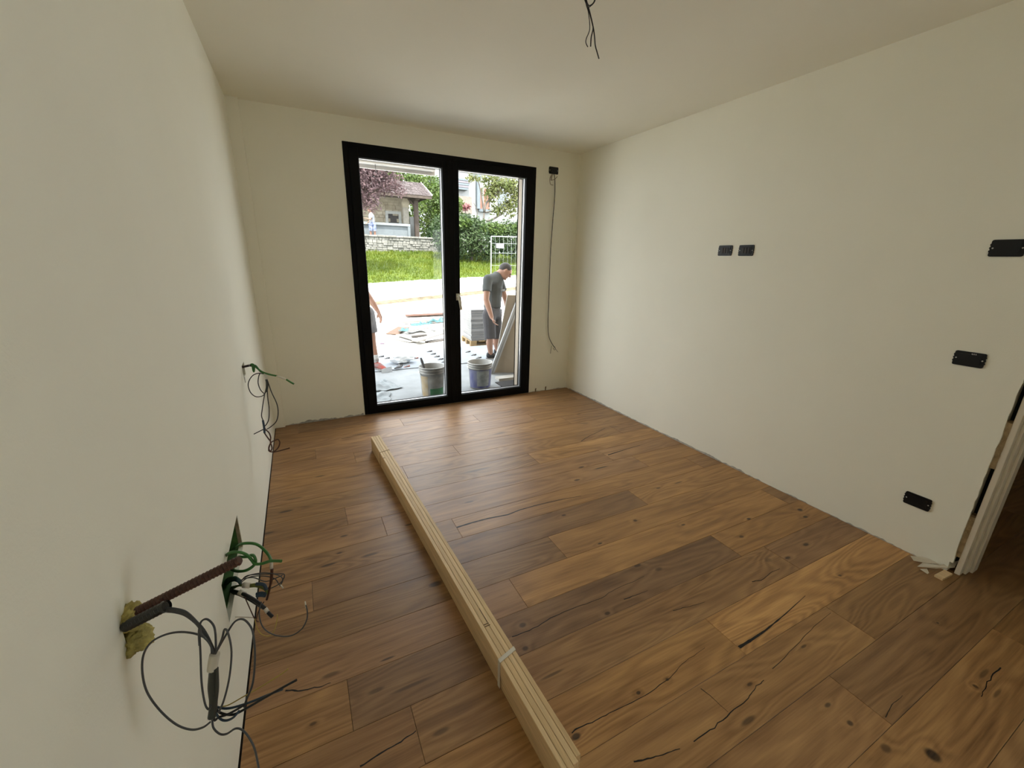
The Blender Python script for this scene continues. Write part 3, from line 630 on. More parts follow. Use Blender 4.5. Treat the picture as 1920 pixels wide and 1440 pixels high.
wires(uw, 'wire_bundle', [DP([(499.5,711), (501,722), (499,735)], U)], mat('dark_olive_wire', (0.04, 0.043, 0.036), 0.45), 0.0065, 8)
wires(uw, 'blue_connector', [DP([(493,788), (495,800), (496,812)], U)], W_BLUE, 0.0058, 8)
wires(uw, 'brown_wire', [DP([(497,805), (504,811), (507.5,820), (507,828), (510,840), (507,846), (504,840), (508,830), (515,826), (521,824), (524.5,830), (521,840), (512,847), (504,845), (506,834), (508,830)], U),
    DP([(496,812), (500,818), (506,826)], U), DP([(512,848), (525,845), (543,840)], U)], W_BRN, 0.0036)

# ------------------------------------------------------------------ bundle of wood slats
PINE = mat('pale_pine', (0.68, 0.50, 0.285), 0.55, var=0.14, scale=3.0, stretch=(60, 1.4, 60), spec=0.35)
PINE2 = mat('pale_pine_darker', (0.60, 0.43, 0.235), 0.55, var=0.16, scale=3.0, stretch=(60, 1.2, 60), spec=0.35)
A0, A1 = V((0.4026, 3.336, 0)), V((0.534, 0.672, 0))
ax = (A1 - A0).normalized(); LB = (A1 - A0).length
wbn = empty('slat_bundle', (A0.x, A0.y, 0), 'long strapped bundle of pale pine slats lying across the floor', 'wood bundle')
MBu = Matrix(((-ax.y, ax.x, 0, A0.x), (ax.x, ax.y, 0, A0.y), (0, 0, 1, 0), (0, 0, 0, 1)))   # local x across (to the right), y along towards the viewer
TH = [0.017, 0.020, 0.020, 0.018]
for lay in range(2):
    x = 0.0; z0 = 0.001 + lay*0.0635
    for i, t in enumerate(TH):
        st = (0.0, 0.004, 0.0, -0.010)[i] + (0.0 if lay else 0.012*((i*7) % 3 - 1)); en = LB + (0.055, 0.032, 0.012, 0.0)[i] + (0 if lay else 0.02*(i % 2))
        ins = 0.003 if lay == 0 and i == 0 else 0
        def sl(y0, y1, h=0.0): return MB().bbox((x+0.0006+ins, y0, z0), (x+t-0.0006, y1, z0+0.0628-h), 0.0012, MBu)
        o = keep(link('slat', sl(st, en).mesh('slat'), PINE if (i+lay) % 2 else PINE2), wbn); recalc(o.data)
        x += t
BW = sum(TH)
def strap(y, wd, mt, nm):
    mb = MB(); e = 0.0012
    mb.box((-e, y-wd/2, 0.1272), (BW+e, y+wd/2, 0.1284+e), MBu @ Matrix(((1,0,0,0),(-0.25,1,0,0),(0,0,1,0),(0,0,0,1)))); mb.box((-e-.0008, y-wd/2, 0.0005), (0.0002, y+wd/2, 0.1284), MBu); mb.box((BW-0.0002, y-wd/2-.02, 0.0005), (BW+e+.0008, y+wd/2-.02, 0.1284), MBu)
    keep(link(nm, mb.mesh(nm), mt), wbn)
strap(LB-0.385, 0.016, W_TAPE, 'strap')
strap(0.33, 0.005, mat('thin_tan_strap', (0.30, 0.22, 0.11), 0.6), 'thin_strap')
pm = MB()
for (yy, xx0, xx1) in ((LB-0.555, 0.018, 0.040), (LB-0.545, 0.018, 0.042)): pm.box((xx0, yy-.0016, 0.1274), (xx1, yy+.0016, 0.1281), MBu)
pm.box((0.0365, LB-0.64, 0.1274), (0.0385, LB-0.56, 0.1279), MBu)
keep(link('pencil_mark', pm.mesh('pencil_mark'), mat('dark_pencil', (0.07, 0.035, 0.012), 0.7)), wbn)
pm = MB(); pm.box((0.001, 0.43, 0.1273), (0.017, 0.437, 0.1279), MBu); keep(link('notch', pm.mesh('notch'), mat('dark_pencil', (0.07, 0.035, 0.012), 0.7)), wbn)

# paper scraps and wedge at the foot of the door lining
PAP = mat('white_card', (0.66, 0.60, 0.50), 0.7, var=0.05)
def card(poly, zs, label, nm='card_scrap'):
    n = len(poly); P = [Gp(u, v, z) for (u, v), z in zip(poly, zs)]
    mb = MB(); mb.add([p for p in P] + [p - V((0, 0, 0.0012)) for p in P], [tuple(range(n)), tuple(range(2*n-1, n-1, -1))] + [(k, k+n, (k+1) % n + n, (k+1) % n) for k in range(n)])
    me = mb.mesh(nm); recalc(me); return link(nm, me, PAP, label=label, cat='card', group='white card scraps by the door lining')
card([(1707,1042), (1734,1045), (1773,1057), (1740,1056), (1713,1051)], [.028, .024, .022, .018, .016], 'leftmost white card scrap leaning on the wall by the door lining')
card([(1720,1062), (1730,1055), (1762,1060), (1797,1051), (1790,1064), (1756,1066)], [.014, .020, .026, .050, .030, .014], 'middle folded white card scrap lying on top of the small wood block')
card([(1725,1067), (1738,1066), (1742,1074), (1739,1076)], [.008, .009, .004, .003], 'lowest small white card scrap on the floor by the wood block')
p0 = Gp(1751, 1081); p1 = Gp(1770, 1091)
wd_ = (p1-p0).normalized(); nd = V((-wd_.y, wd_.x, 0)); Mw = Matrix(((wd_.x, nd.x, 0, p0.x), (wd_.y, nd.y, 0, p0.y), (0, 0, 1, 0), (0, 0, 0, 1)))
MB().bbox((0, 0, 0.0003), (0.034, 0.10, 0.013), 0.001, Mw).build('wood_block', PINE, label='small pale wood block under the white card scraps', cat='wood block')
# ==== EXTERIOR ====
def gz(x, y):
    """height of the open ground"""
    if y < 9: return -0.10
    z14 = 0.10 + (min(max(x, -4), 10)-1.94)*0.085; z19 = 0.53 + (min(max(x, -4), 14)-2.7)*0.050
    z24 = 1.90 + (x-3.62)*0.014
    if y < 14: return -0.10 + (z14+0.10)*(y-9)/5
    if y < 19: return z14 + (z19-z14)*(y-14)/5
    if y < 24.5:
        t = (y-19)/5.5; return z19 + (z24-z19)*(t**0.85)
    return z24 + 0.56 + max(0, y-30)*0.03
def ground(name, x0, x1, y0, y1, nx, ny, mt, dz=0.0, bumpy=0.0, **kw):
    vs = []
    for j in range(ny+1):
        for i in range(nx+1):
            x = x0+(x1-x0)*i/nx; y = y0+(y1-y0)*j/ny
            vs.append((x, y, gz(x, min(max(y, y0+1e-3), y1-1e-3) if y1 != 24.6 else min(y, 24.49)) + dz + bumpy*mnoise.noise(V((x*0.9, y*0.9, 0)))))
    fs = [(j*(nx+1)+i, j*(nx+1)+i+1, (j+1)*(nx+1)+i+1, (j+1)*(nx+1)+i) for j in range(ny) for i in range(nx)]
    mb = MB(); mb.add(vs, fs, bumpy > 0); return mb.build(name, mt, **kw)
PALE = mat('dusty_pale_ground', (0.80, 0.77, 0.72), 0.9, var=0.06, scale=0.8, bump=0.3, bscale=12)
ASPH = mat('sunbleached_asphalt', (0.58, 0.57, 0.56), 0.9, var=0.1, scale=0.7)
CONC = mat('terrace_screed', (0.225, 0.24, 0.25), 0.9, var=0.18, scale=3.0, bump=0.3, bscale=25)
TILE = mat('pale_grey_porcelain', (0.26, 0.285, 0.315), 0.85, var=0.08, scale=4.0, spec=0.15)
ZT = -0.06
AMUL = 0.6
ground('yard_ground', -30, 40, 7.40, 13.8, 28, 8, PALE, kind='structure')
MB().box((-30, YO, -0.4), (40, 7.42, -0.10)).build('terrace_slab', CONC, kind='structure')
MB().box((-6, YO, -0.10), (8, 6.14, ZT)).build('terrace_screed', CONC, kind='structure')
ground('road', -30, 45, 14.15, 18.9, 28, 6, ASPH, dz=-0.02, kind='structure')
vm = MB()
for i in range(60):
    x = -12 + i*0.5
    w_ = 0.14*mnoise.noise(V((x, 0, 3)))
    vm.add([(x, 13.75+w_, gz(x,13.8)-.02), (x+.5, 13.75+.14*mnoise.noise(V((x+.5,0,3))), gz(x+.5,13.8)-.02), (x+.5, 14.25, gz(x+.5,14.2)+.05), (x, 14.25, gz(x,14.2)+.05)], [(0,1,2,3)])
vm.build('verge', mat('dry_tan_verge', (0.19, 0.15, 0.09), 0.95, var=0.5, scale=5), kind='structure')
MB().box((-14, 14.2, -0.2), (20, 14.3, 0.0)).build('kerb', mat('kerb_concrete', (0.3, 0.29, 0.27), 0.9), kind='structure')
ground('plateau_ground', -30, 60, 24.6, 70, 10, 10, mat('dark_earth', (0.07, 0.08, 0.035), 0.95, var=0.4, scale=1), kind='structure')
# terrace tiles, each one a piece
tp = MB().box((-0.6, 6.145, -0.10), (4.7, 7.37, -0.058)).build('terrace_paving', CONC, kind='structure')
for j in range(2):
    for i in range(8):
        x0 = 1.98 - 0.632*4 + 0.632*i
        MB().bbox((x0+.0015, 6.14+j*.613, -0.058), (x0+.6305, 6.14+j*.613+.610, -0.046), .002).build('tile', TILE, tp)

# house shell outside
STUC = mat('beige_render', (0.62, 0.53, 0.42), 0.85, var=0.06, scale=5, bump=0.2, bscale=60)
fa = panel('facade', 'y', YO-0.002, -0.75, 9, -0.3, 5.4, [(WX0, WX1-0.125, -0.05, WZ-0.005)], STUC, 0.022)
rv = MB()
rv.box((WX1-0.125, YB+0.066, -0.05), (WX1, YO+0.02, WZ)); rv.box((WX0, YB+0.066, WZ-0.005), (WX1, YO+.02, WZ+.01))
rv.build('reveal', STUC, fa)
MB().box((WX0, YB+0.066, -0.06), (WX1, YO+0.06, 0.004)).build('threshold', mat('dark_stone_sill', (0.10, 0.10, 0.10), 0.5), fa)
MB().box((-0.9, 1.0, 5.4), (9, 5.32, 5.6)).build('roof_slab', STUC, kind='structure')
WHT = mat('white_fascia', (0.75, 0.73, 0.69), 0.6, var=0.03)
bo = empty('open_beam_frame', (0, YO+.02, 2.6), 'white pergola beam above the glazed door', 'overhead')  # white overhead band, shaped as an invented open frame to let sky light in
def pg(mb, n, m): return keep(link(n, mb.mesh(n), m), bo)
pg(MB().box((-1.6, 5.56, 2.62), (1.70, 5.70, 2.78)), 'front_beam', WHT)
pg(MB().box((-1.6, 5.70, 2.585), (1.735, 5.735, 2.66)), 'drip_edge', mat('pale_grey_fascia', (0.8, 0.78, 0.75), 0.6))
for x_ in (1.56, -0.3): pg(MB().box((x_, YO+.02, 2.63), (x_+.14, 5.56, 2.77)), 'side_beam', WHT)
pg(MB().box((-1.6, 5.56, -.1), (-1.46, 5.70, 2.62)), 'post', WHT)
MB().tube([(0.98, 5.60, 2.62), (0.98, 5.60, 2.58), (0.985, 5.60, 2.53)], 0.003, 6, 1).build('wire_hook', W_GREY)
keep(bpy.data.objects['wire_hook'], bo)

# ---------------------------------------------------------------- site things on the terrace
def bucket(loc, label, r0, r1, h, body, parts):
    e = empty('bucket', loc, label, 'bucket', 'builders buckets outside the glazed door')
    prof = [(0.001, 0.002), (r0-.006, 0.002), (r0, 0.006)] + [(r0+(r1-r0)*t, h*t) for t in (0.2, 0.4, 0.6, 0.78)]
    q = lambda t: r0+(r1-r0)*t
    prof += [(q(.79)+.008, h*.79), (q(.81)+.008, h*.81), (q(.82)+.001, h*.82), (q(.87), h*.87), (q(.88)+.008, h*.88), (q(.90)+.008, h*.90), (q(.91), h*.91), (q(.97), h*.965), (r1+.010, h*.97), (r1+.010, h), (r1-.004, h), (q(.5)-.006, h*.5), (0.001, h*.5)]
    link('body', MB().lathe(prof, 32).mesh('body'), body, e)
    link('filling', MB().lathe([(0.001, h*.80), (q(.8)-.012, h*.78)], 24).mesh('filling'), mat('wet_mortar', (0.33, 0.33, 0.32), 0.8, var=0.2, scale=12), e)
    for (z0, z1, a0, a1, mt, nm, pr) in parts:
        vs = []; n = 20
        for i in range(n+1):
            a = math.radians(a0+(a1-a0)*i/n)
            for z in (z0, z1):
                r = q(z)+pr; vs.append((r*math.cos(a), r*math.sin(a), z*h))
        mb = MB(); mb.add(vs, [(2*i, 2*i+2, 2*i+3, 2*i+1) for i in range(n)], True); link(nm, mb.mesh(nm), mt, e)
    hp = []
    for i in range(13):
        a = math.pi*i/12; hp.append((math.cos(a)*(r1+.012), 0.02-math.sin(a)*(r1*0.75)*0.9-0.0, h*.86-math.sin(a)*0.11))
    e2 = MB().tube([(p[0], p[1]-0.06*0, p[2]) for p in hp], 0.0025, 6, 2).build('bail_handle', ALU, e)
    return e
BLUE = mat('scuffed_blue_print', (0.10, 0.12, 0.42), 0.5, col2=(0.38, 0.40, 0.56), scale=14, stretch=(1, 1, 0.35))
BWHT = mat('dirty_white_plastic', (0.55, 0.55, 0.52), 0.5, var=0.15, scale=10)
BGRY = mat('mortar_smeared_plastic', (0.46, 0.46, 0.44), 0.7, var=0.3, scale=9)
b2 = Gp(909, 737, ZT); b1 = Gp(818, 748, ZT)
bucket((2.015, 4.86, ZT), 'white bucket with scuffed blue print behind the right pane', 0.135, 0.158, 0.345, BWHT,
       [(.06, .76, -178, -2, BLUE, 'blue_print', .0012), (.14, .74, -128, -62, mat('faded_paper_label', (0.52, 0.56, 0.56), 0.6, var=0.25, scale=18), 'paper_label', .0022)])
bucket((1.355, 4.80, ZT), 'grey mortar-smeared bucket with orange streak and green print behind the left pane', 0.132, 0.152, 0.365, BGRY,
       [(.02, .30, -118, -40, mat('green_print', (0.06, 0.30, 0.13), 0.5, var=0.3, scale=9), 'green_print', .0012), (.0, .72, -170, -128, mat('orange_streak', (0.55, 0.40, 0.20), 0.6, col2=(0.6, 0.55, 0.45), scale=9), 'orange_streak', .0014)])
def trowel(p, q, label, blade_dir, name='trowel'):
    """handle from p to q, blade after q"""
    p, q = V(p), V(q); e = empty(name, q, label, 'trowel'); d = (q-p).normalized(); bd = V(blade_dir).normalized()
    keep(MB().tube([p, p.lerp(q, .3), p.lerp(q, .7), q], [.011, .017, .015, .009], 10, 3).build('handle', mat('dark_grey_handle', (0.10, 0.10, 0.105), 0.6)), e)
    tip = q + d*0.05; keep(MB().tube([q, tip], .005, 8, 1).build('shank', ALU), e)
    s = bd.cross(d); s = s.normalized() if s.length > 1e-3 else V((1,0,0)); nrm = bd.cross(s).normalized()
    vs = [tip - s*.045, tip + s*.045, tip + s*.03 + bd*.16, tip - s*.03 + bd*.16]
    mb = MB(); mb.add(vs + [v + nrm*.002 for v in vs], [(0,1,2,3),(7,6,5,4),(0,4,5,1),(1,5,6,2),(2,6,7,3),(3,7,4,0)]); keep(mb.build('blade', ALU), e)
trowel(Yp(789, 671, 4.88), Yp(796, 692, 4.82), 'trowel standing in the grey bucket with its handle up', (0.2, -0.2, -1))
trowel(V((1.285, 6.20, -0.022)), V((1.15, 6.10, -0.022)), 'trowel lying at the edge of the terrace tiles', (-1, -.2, -0.06))

CLIPW = mat('dark_levelling_wedge', (0.10, 0.085, 0.08), 0.6); CLIPR = mat('red_levelling_wedge', (0.42, 0.16, 0.12), 0.6)
def clip(x, y, mt, label, grp, rz=0.0):
    e = empty('levelling_clip', (x, y, -0.046), label, 'clip', grp, rz=rz)
    mb = MB(); mb.add([(-.05,-.012,0),(.05,-.012,0),(.05,.012,0),(-.05,.012,0),(.05,-.012,.022),(.05,.012,.022),(-.05,-.012,.004),(-.05,.012,.004)], [(3,2,1,0),(0,1,4,6),(1,2,5,4),(2,3,7,5),(3,0,6,7),(6,4,5,7)])
    link('wedge', mb.mesh('wedge'), mt, e)
    link('strap', MB().box((-.012,-.016,0), (.0,.016,.030)).mesh('strap'), mat('pale_clip_strap', (0.5, 0.5, 0.5), 0.6), e)
for (x, ys, lb, g) in ((1.985, (7.16, 6.93, 6.71, 6.50, 6.30), 'dark wedge in the left row of tile clips', 'levelling clips of the left row'),
                       (2.615, (6.88, 6.60, 6.37), 'dark wedge in the right row of tile clips', 'levelling clips of the right row')):
    for k, y in enumerate(ys): clip(x, y, CLIPW, lb + ', ' + ['farthest from the house', 'second from the far end', 'third from the far end', 'fourth from the far end', 'closest to the house'][k if k < len(ys)-1 else 4], g, 0.15)
for (x, y, r, m_, lb) in ((1.62, 6.72, .1, CLIPR, 'red levelling wedge lying loose right of the plastic bag'), (1.36, 6.22, .25, CLIPR, 'red levelling wedge at the tile edge in front of the plastic bag'), (1.27, 6.30, .3, CLIPW, 'dark levelling wedge just in front of the plastic bag'),
                       (1.12, 7.05, .1, CLIPW, 'dark levelling wedge farthest behind the plastic bag'), (1.20, 6.90, .2, CLIPW, 'dark levelling wedge close behind the plastic bag')):
    clip(x, y, m_, lb, 'loose levelling wedges around the bag', r)

def crumple(name, c, sx, sy, hgt, seed, mt, label, cat, rz=0.0, n=26, sag=1.0, freq=5.0):
    vs = []; ca, sa = math.cos(rz), math.sin(rz)
    for j in range(n+1):
        for i in range(n+1):
            a, b_ = i/n*2-1, j/n*2-1
            x = a*sx*(1+.12*mnoise.noise(V((b_*3, seed, 1)))); y = b_*sy*(1+.12*mnoise.noise(V((a*3, seed, 7))))
            e = max(0, 1-max(abs(a), abs(b_))**2*sag)
            z = hgt*(0.25+0.75*e)*(abs(mnoise.noise(V((x*freq, y*freq, seed))))*1.6 + .5*abs(mnoise.noise(V((x*freq*2.7, y*freq*2.7, seed))))) + .003
            vs.append((c[0]+ca*x-sa*y, c[1]+sa*x+ca*y, c[2]+z))
    fs = [(j*(n+1)+i, j*(n+1)+i+1, (j+1)*(n+1)+i+1, (j+1)*(n+1)+i) for j in range(n) for i in range(n)]
    mb = MB(); mb.add(vs, fs, True); o = mb.build(name, mt, label=label, cat=cat)
    m = o.modifiers.new('thick', 'SOLIDIFY'); m.thickness = 0.002; m.offset = 1; return o
PLAST = mat('cloudy_white_plastic', (1.35, 1.42, 1.47), 0.3, var=0.12, scale=9, spec=0.5)
bg_ = foam_lump('plastic_bag', (1.34, 6.52, 0.035), (0.19, 0.14, 0.085), 3.3, PLAST); tag(bg_, 'crumpled white plastic bag lying on the terrace tiles', 'bag')
for v in bg_.data.vertices:
    v.co += (V(v.co)-V((1.34, 6.52, 0.035)))*(0.16*mnoise.noise(V(v.co)*22)); v.co.z = max(v.co.z, -0.0455)
tie = MB().tube([(1.40, 6.52, .10), (1.41, 6.52, .14), (1.43, 6.52, .17)], [.03, .016, .004], 8, 2).build('tied_neck', PLAST, bg_)
PLS = mat('dull_plastic_sheet', (0.29, 0.33, 0.35), 0.5, var=0.2, scale=9, spec=0.3)
crumple('plastic_sheet', (0.83, 5.36, ZT), 0.18, 0.22, 0.10, 2.5, PLS, 'crumpled pale plastic sheet on the screed beside the trowel', 'plastic sheet', 0.3)
crumple('plastic_sheet', (0.70, 4.88, ZT), 0.15, 0.19, 0.07, 9.5, PLS, 'crumpled pale plastic sheet closest to the left pane', 'plastic sheet', -0.2)

# boards leaning beside the reveal
BRD = mat('beige_board', (0.52, 0.43, 0.32), 0.8, var=0.05, scale=3)
def slabq(name, quad, th, nrm, mt, **kw):
    n = V(nrm).normalized()*th; q = [V(p) for p in quad]
    mb = MB(); mb.add(q + [p+n for p in q], [(0,1,2,3),(7,6,5,4),(0,4,5,1),(1,5,6,2),(2,6,7,3),(3,7,4,0)]); me = mb.mesh(name); recalc(me); return link(name, me, mt, **kw)
yb0, yb1 = 5.46, 5.22
bl, br = V((2.475, yb0, ZT)), V((3.10, yb0-.25, ZT)); tl, tr = V((2.575, yb1, 1.10)), V((3.20, yb1-.25, 1.10))
board = slabq('board', [bl, br, tr, tl], 0.02, (0.35, 0.93, 0.1), BRD, label='beige board leaning upright outside the right pane', cat='board')
slabq('white_edge', [bl + V((-.004,-.004,0)), bl + V((.008,-.004,0)), tl + V((.008,-.004,0)), tl + V((-.004,-.004,0))], 0.024, (0.35, 0.93, 0.1), mat('white_board_edge', (0.7, 0.68, 0.62), 0.7), parent=board)
s0, s1 = V((2.43, 5.42, ZT+.002)), V((2.80, 5.10, 1.30)); sd = (s1-s0).normalized(); sx = sd.cross(V((0.3, -1, 0.1))).normalized(); sn = sx.cross(sd)
Ms = Matrix(((sx.x, sd.x, sn.x, s0.x), (sx.y, sd.y, sn.y, s0.y), (sx.z, sd.z, sn.z, s0.z), (0, 0, 0, 1)))
SE = mat('white_aluminium', (0.74, 0.77, 0.80), 0.35, var=0.05, scale=8)
so_ = MB().bbox((-.045, 0, -.010), (.045, 1.42, .010), .003, Ms).build('straightedge', SE, label='pale aluminium straightedge leaning across the beige board', cat='straightedge')
MB().box((-.010, 0.01, .010), (.012, 1.41, .0115), Ms).build('groove', mat('grey_groove', (0.45, 0.47, 0.48), 0.4), so_)
MB().box((2.36, 5.00, ZT), (2.95, 5.14, ZT+.035)).build('batten', mat('white_batten', (0.62, 0.60, 0.55), 0.7), label='short pale batten on the screed in front of the leaning board', cat='batten')
MB().bbox((2.28, 4.66, ZT), (2.85, 4.96, ZT+.012), .003).build('rubber_mat', mat('dark_rubber', (0.03, 0.03, 0.032), 0.8), label='dark mat on the screed right of the blue printed bucket', cat='mat')

# pallet with tile boxes
PX, PY, PR = 2.94, 7.56, math.radians(-4)
pal = empty('pallet', (PX, PY, -0.10), 'wooden pallet under the stack of tile boxes', 'pallet', rz=PR)
PALW = mat('raw_pallet_wood', (0.34, 0.24, 0.12), 0.8, var=0.2, scale=5)
for k in range(3):
    link('bearer', MB().box((0, k*.30, 0.0), (0.80, k*.30+.09, .022)).mesh('bearer'), PALW, pal)
    for i in range(3): link('block', MB().box((i*.34, k*.30, .022), (i*.34+.12, k*.30+.09, .092)).mesh('block'), PALW, pal)
for i in range(5): link('deck_board', MB().box((i*.165, 0, .092), (i*.165+.13, .70, .112)).mesh('deck_board'), PALW, pal)
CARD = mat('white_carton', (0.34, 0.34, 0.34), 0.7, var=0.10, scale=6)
ORD = ['lowest', 'second', 'third', 'fourth', 'fifth', 'sixth', 'seventh', 'eighth', 'ninth', 'tenth', 'eleventh', 'twelfth', 'topmost']
CN = [f'{ORD[k]} flat white carton in the stack on the pallet' if k in (0, 12) else f'{ORD[k]} flat white carton from the bottom of the stack on the pallet' for k in range(13)]
for k in range(13):
    r_ = random.Random(k); z0 = 0.013 + k*0.047
    e = MB().bbox((0.015+r_.uniform(-.006,.006), 0.02+r_.uniform(-.008,.008), z0), (0.66+r_.uniform(-.006,.006), 0.64, z0+.0455), .002).build('tile_box', CARD, label=CN[k], cat='carton', group='cartons stacked on the pallet')
    e.location = (PX, PY, 0.0); e.rotation_euler = (0, 0, PR); e.matrix_world = Matrix.Translation((PX, PY, 0)) @ Matrix.Rotation(PR, 4, 'Z')
    MB().box((0.02, 0.018, z0+.014), (0.655, 0.0185, z0+.03)).build('printed_band', mat('grey_carton_band', (0.22, 0.23, 0.24), 0.7), e)

# debris heap in the yard
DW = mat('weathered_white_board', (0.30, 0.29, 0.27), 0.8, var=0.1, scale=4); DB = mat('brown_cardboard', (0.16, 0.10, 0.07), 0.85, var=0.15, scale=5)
TEAL = mat('teal_plastic', (0.055, 0.17, 0.19), 0.5, var=0.25, scale=6); DG = mat('grey_offcut', (0.12, 0.11, 0.105), 0.8, var=0.2, scale=6)
def stick(a, b, wd, th, mt, name, label, cat):
    a, b = V(a), V(b); d = (b-a).normalized(); s = V((0,0,1)).cross(d).normalized(); n = d.cross(s)
    M_ = Matrix(((s.x, d.x, n.x, a.x), (s.y, d.y, n.y, a.y), (s.z, d.z, n.z, a.z), (0,0,0,1)))
    MB().bbox((-wd/2, 0, 0), (wd/2, (b-a).length, th), min(.004, th*.2), M_).build(name, mt, label=label, cat=cat, group='offcuts in the rubble heap in the yard')
def P_(u, v, h=0.0): q = Gp(u, v, -0.10+h); return (q.x, q.y, q.z)
stick(P_(760,592,.16), P_(845,588,.20), .30, .02, mat('red_brown_board', (0.13, 0.06, 0.04), 0.8), 'plank', 'reddish brown plank lying behind the rubble heap', 'plank')
stick(P_(752,606,.10), P_(838,600,.12), .12, .04, DW, 'plank', 'pale long plank lying behind the teal plastic in the heap', 'plank')
stick(P_(770,610,.07), P_(842,604,.09), .08, .03, DG, 'plank', 'grey plank at the back of the rubble heap', 'plank')
stick(P_(735,627,.03), P_(757,614,.09), .30, .015, DB, 'cardboard_flap', 'brown cardboard flap at the left end of the rubble heap', 'cardboard')
stick(P_(737,634,.0), P_(778,641,.02), .22, .02, DW, 'board_offcut', 'pale board offcut lying lowest at the front left of the heap', 'board')
stick(P_(750,628,.04), P_(790,640,.06), .20, .02, DW, 'board_offcut', 'white board offcut in the left half of the heap', 'board')
stick(P_(778,641,.07), P_(838,622,.14), .16, .02, DW, 'board_offcut', 'long white board offcut across the front of the heap', 'board')
stick(P_(800,643,.0), P_(856,634,.01), .12, .03, DG, 'plank', 'short grey plank at the front right of the rubble heap', 'plank')
stick(P_(772,632,.08), P_(800,629,.10), .10, .03, DG, 'offcut', 'small grey offcut in the middle of the heap', 'offcut')
stick(P_(800,634,.08), P_(842,618,.16), .08, .025, DW, 'plank', 'narrow white plank on top at the right of the heap', 'plank')
stick(P_(765,621,.09), P_(842,609,.15), .14, .02, DW, 'board_offcut', 'white board offcut behind the teal plastic', 'board')
for (c0, sx_, sy_, sd_, rz_, lb) in (((2.06, 9.35, -0.02), .14, .10, 1.1, .2, 'small teal plastic scrap at the left of the heap'), ((2.55, 9.85, 0.02), .28, .10, 4.2, .35, 'teal plastic sheeting in the middle of the heap'), ((3.05, 10.0, .05), .30, .09, 6.6, .1, 'long teal plastic sheeting at the right of the heap')):
    crumple('plastic_wrap', c0, sx_, sy_, .14, sd_, TEAL, lb, 'plastic', rz_, 18)
crumple('rubble_mound', (2.5, 9.4, -0.10), .55, .42, .06, 12.2, DW, 'low white rubble mound under the offcuts', 'rubble', 0.2, 30, freq=4)
q = Gp(717, 645, -.1); foam_lump('crumpled_packet', (q.x, q.y, -.06), (.07, .05, .04), 8.8, mat('mauve_packet', (0.42, 0.33, 0.45), 0.6)); tag(bpy.data.objects['crumpled_packet'], 'small crumpled mauve packet on the white yard', 'packet')

# ---------------------------------------------------------------- grass bank, stone wall
GR = mat('bank_soil_green', (0.10, 0.15, 0.015), 0.9, var=0.35, scale=1.6)
gb = ground('grass_bank', -8, 26, 18.9, 24.6, 40, 16, GR, bumpy=0.05, kind='structure')
GRB = leafmat('grass_blades', (0.115, 0.190, 0.010), (0.215, 0.265, 0.018), 1.2, 0.3)
mb = MB(); r_ = random.Random(3); vs = []; fs = []
for i in range(26000):
    y = 18.85 + 5.6*r_.random(); x = 1.5 + 14*r_.random()
    if x > 9.3 and r_.random() < .55: continue
    z = gz(x, y) + .05*mnoise.noise(V((x*.9, y*.9, 0))) - .01; h = r_.uniform(.07, .17); a = r_.random()*6.283; l = r_.uniform(.0, .07); wv = r_.uniform(.012, .024)
    b_ = len(vs); vs += [(x-math.cos(a)*wv, y-math.sin(a)*wv, z), (x+math.cos(a)*wv, y+math.sin(a)*wv, z), (x+math.sin(a)*l, y-math.cos(a)*l, z+h)]; fs.append((b_, b_+1, b_+2))
mb.add(vs, fs); mb.build('grass', GRB, label='bright green grass growing on the bank beyond the road', cat='grass', kind='stuff')

STN = mat('mossy_grey_stone', (0.20, 0.20, 0.18), 0.9, col2=(0.42, 0.41, 0.37), scale=2.2); MOR = mat('dark_joint', (0.10, 0.10, 0.08), 0.95)
sw = empty('stone_wall', (5, 24.6, 2.1), 'low mossy stone wall at the top of the grass bank', 'wall')
keep(link('core', MB().box((1, 24.55, 1.5), (9.2, 24.85, 2.70)).mesh('core'), MOR), sw)
mb = MB(); z = 1.7; r_ = random.Random(5)
while z < 2.64:
    h = r_.uniform(.10, .17); x = 1.0
    while x < 9.2:
        w_ = r_.uniform(.14, .34); y0 = 24.50 + r_.uniform(-.03, .03)
        mb.bbox((x+.012, -0.10, z+.008), (x+w_-.012, 0, z+h-.008), .02, Matrix.Translation((0, y0+.12, 0))); x += w_
    z += h
o = keep(link('stones', mb.mesh('stones'), STN), sw); o['kind'] = 'stuff'
mb = MB(); x = 1.0
while x < 9.2:
    w_ = r_.uniform(.4, .7); mb.bbox((x, 24.46, 2.66), (x+w_-.02, 24.9, 2.74+r_.uniform(0, .02)), .02); x += w_
keep(link('coping', mb.mesh('coping'), STN), sw)['kind'] = 'stuff'

# ---------------------------------------------------------------- roofed wash-house
PZ = 2.55
wh = empty('wash_house', (6, 26.5, PZ), 'small open stone wash-house with shingled roof on wooden posts', 'pavilion')
def hp(mb, n, m): return keep(link(n, mb.mesh(n), m), wh)
OLDW = mat('weathered_beam', (0.10, 0.075, 0.06), 0.85, var=0.25, scale=4); LSTONE = mat('pale_field_stone', (0.62, 0.54, 0.40), 0.9, col2=(0.95, 0.85, 0.66), scale=3)
hp(MB().box((6.62, 26.0, PZ), (6.86, 26.24, 4.95)), 'post', OLDW); hp(MB().box((2.2, 26.0, PZ), (2.44, 26.24, 4.95)), 'post', OLDW)
hp(MB().box((1.6, 25.95, 4.92), (7.15, 26.25, 5.12)), 'beam', OLDW); hp(MB().box((6.64, 25.6, 4.82), (6.84, 28.8, 4.95)), 'tie_beam', OLDW)
for s in (1,): hp(MB().tube([(6.72, 26.1, 4.45), (6.30, 26.1, 4.92)], .06, 6, 1), 'brace', OLDW)
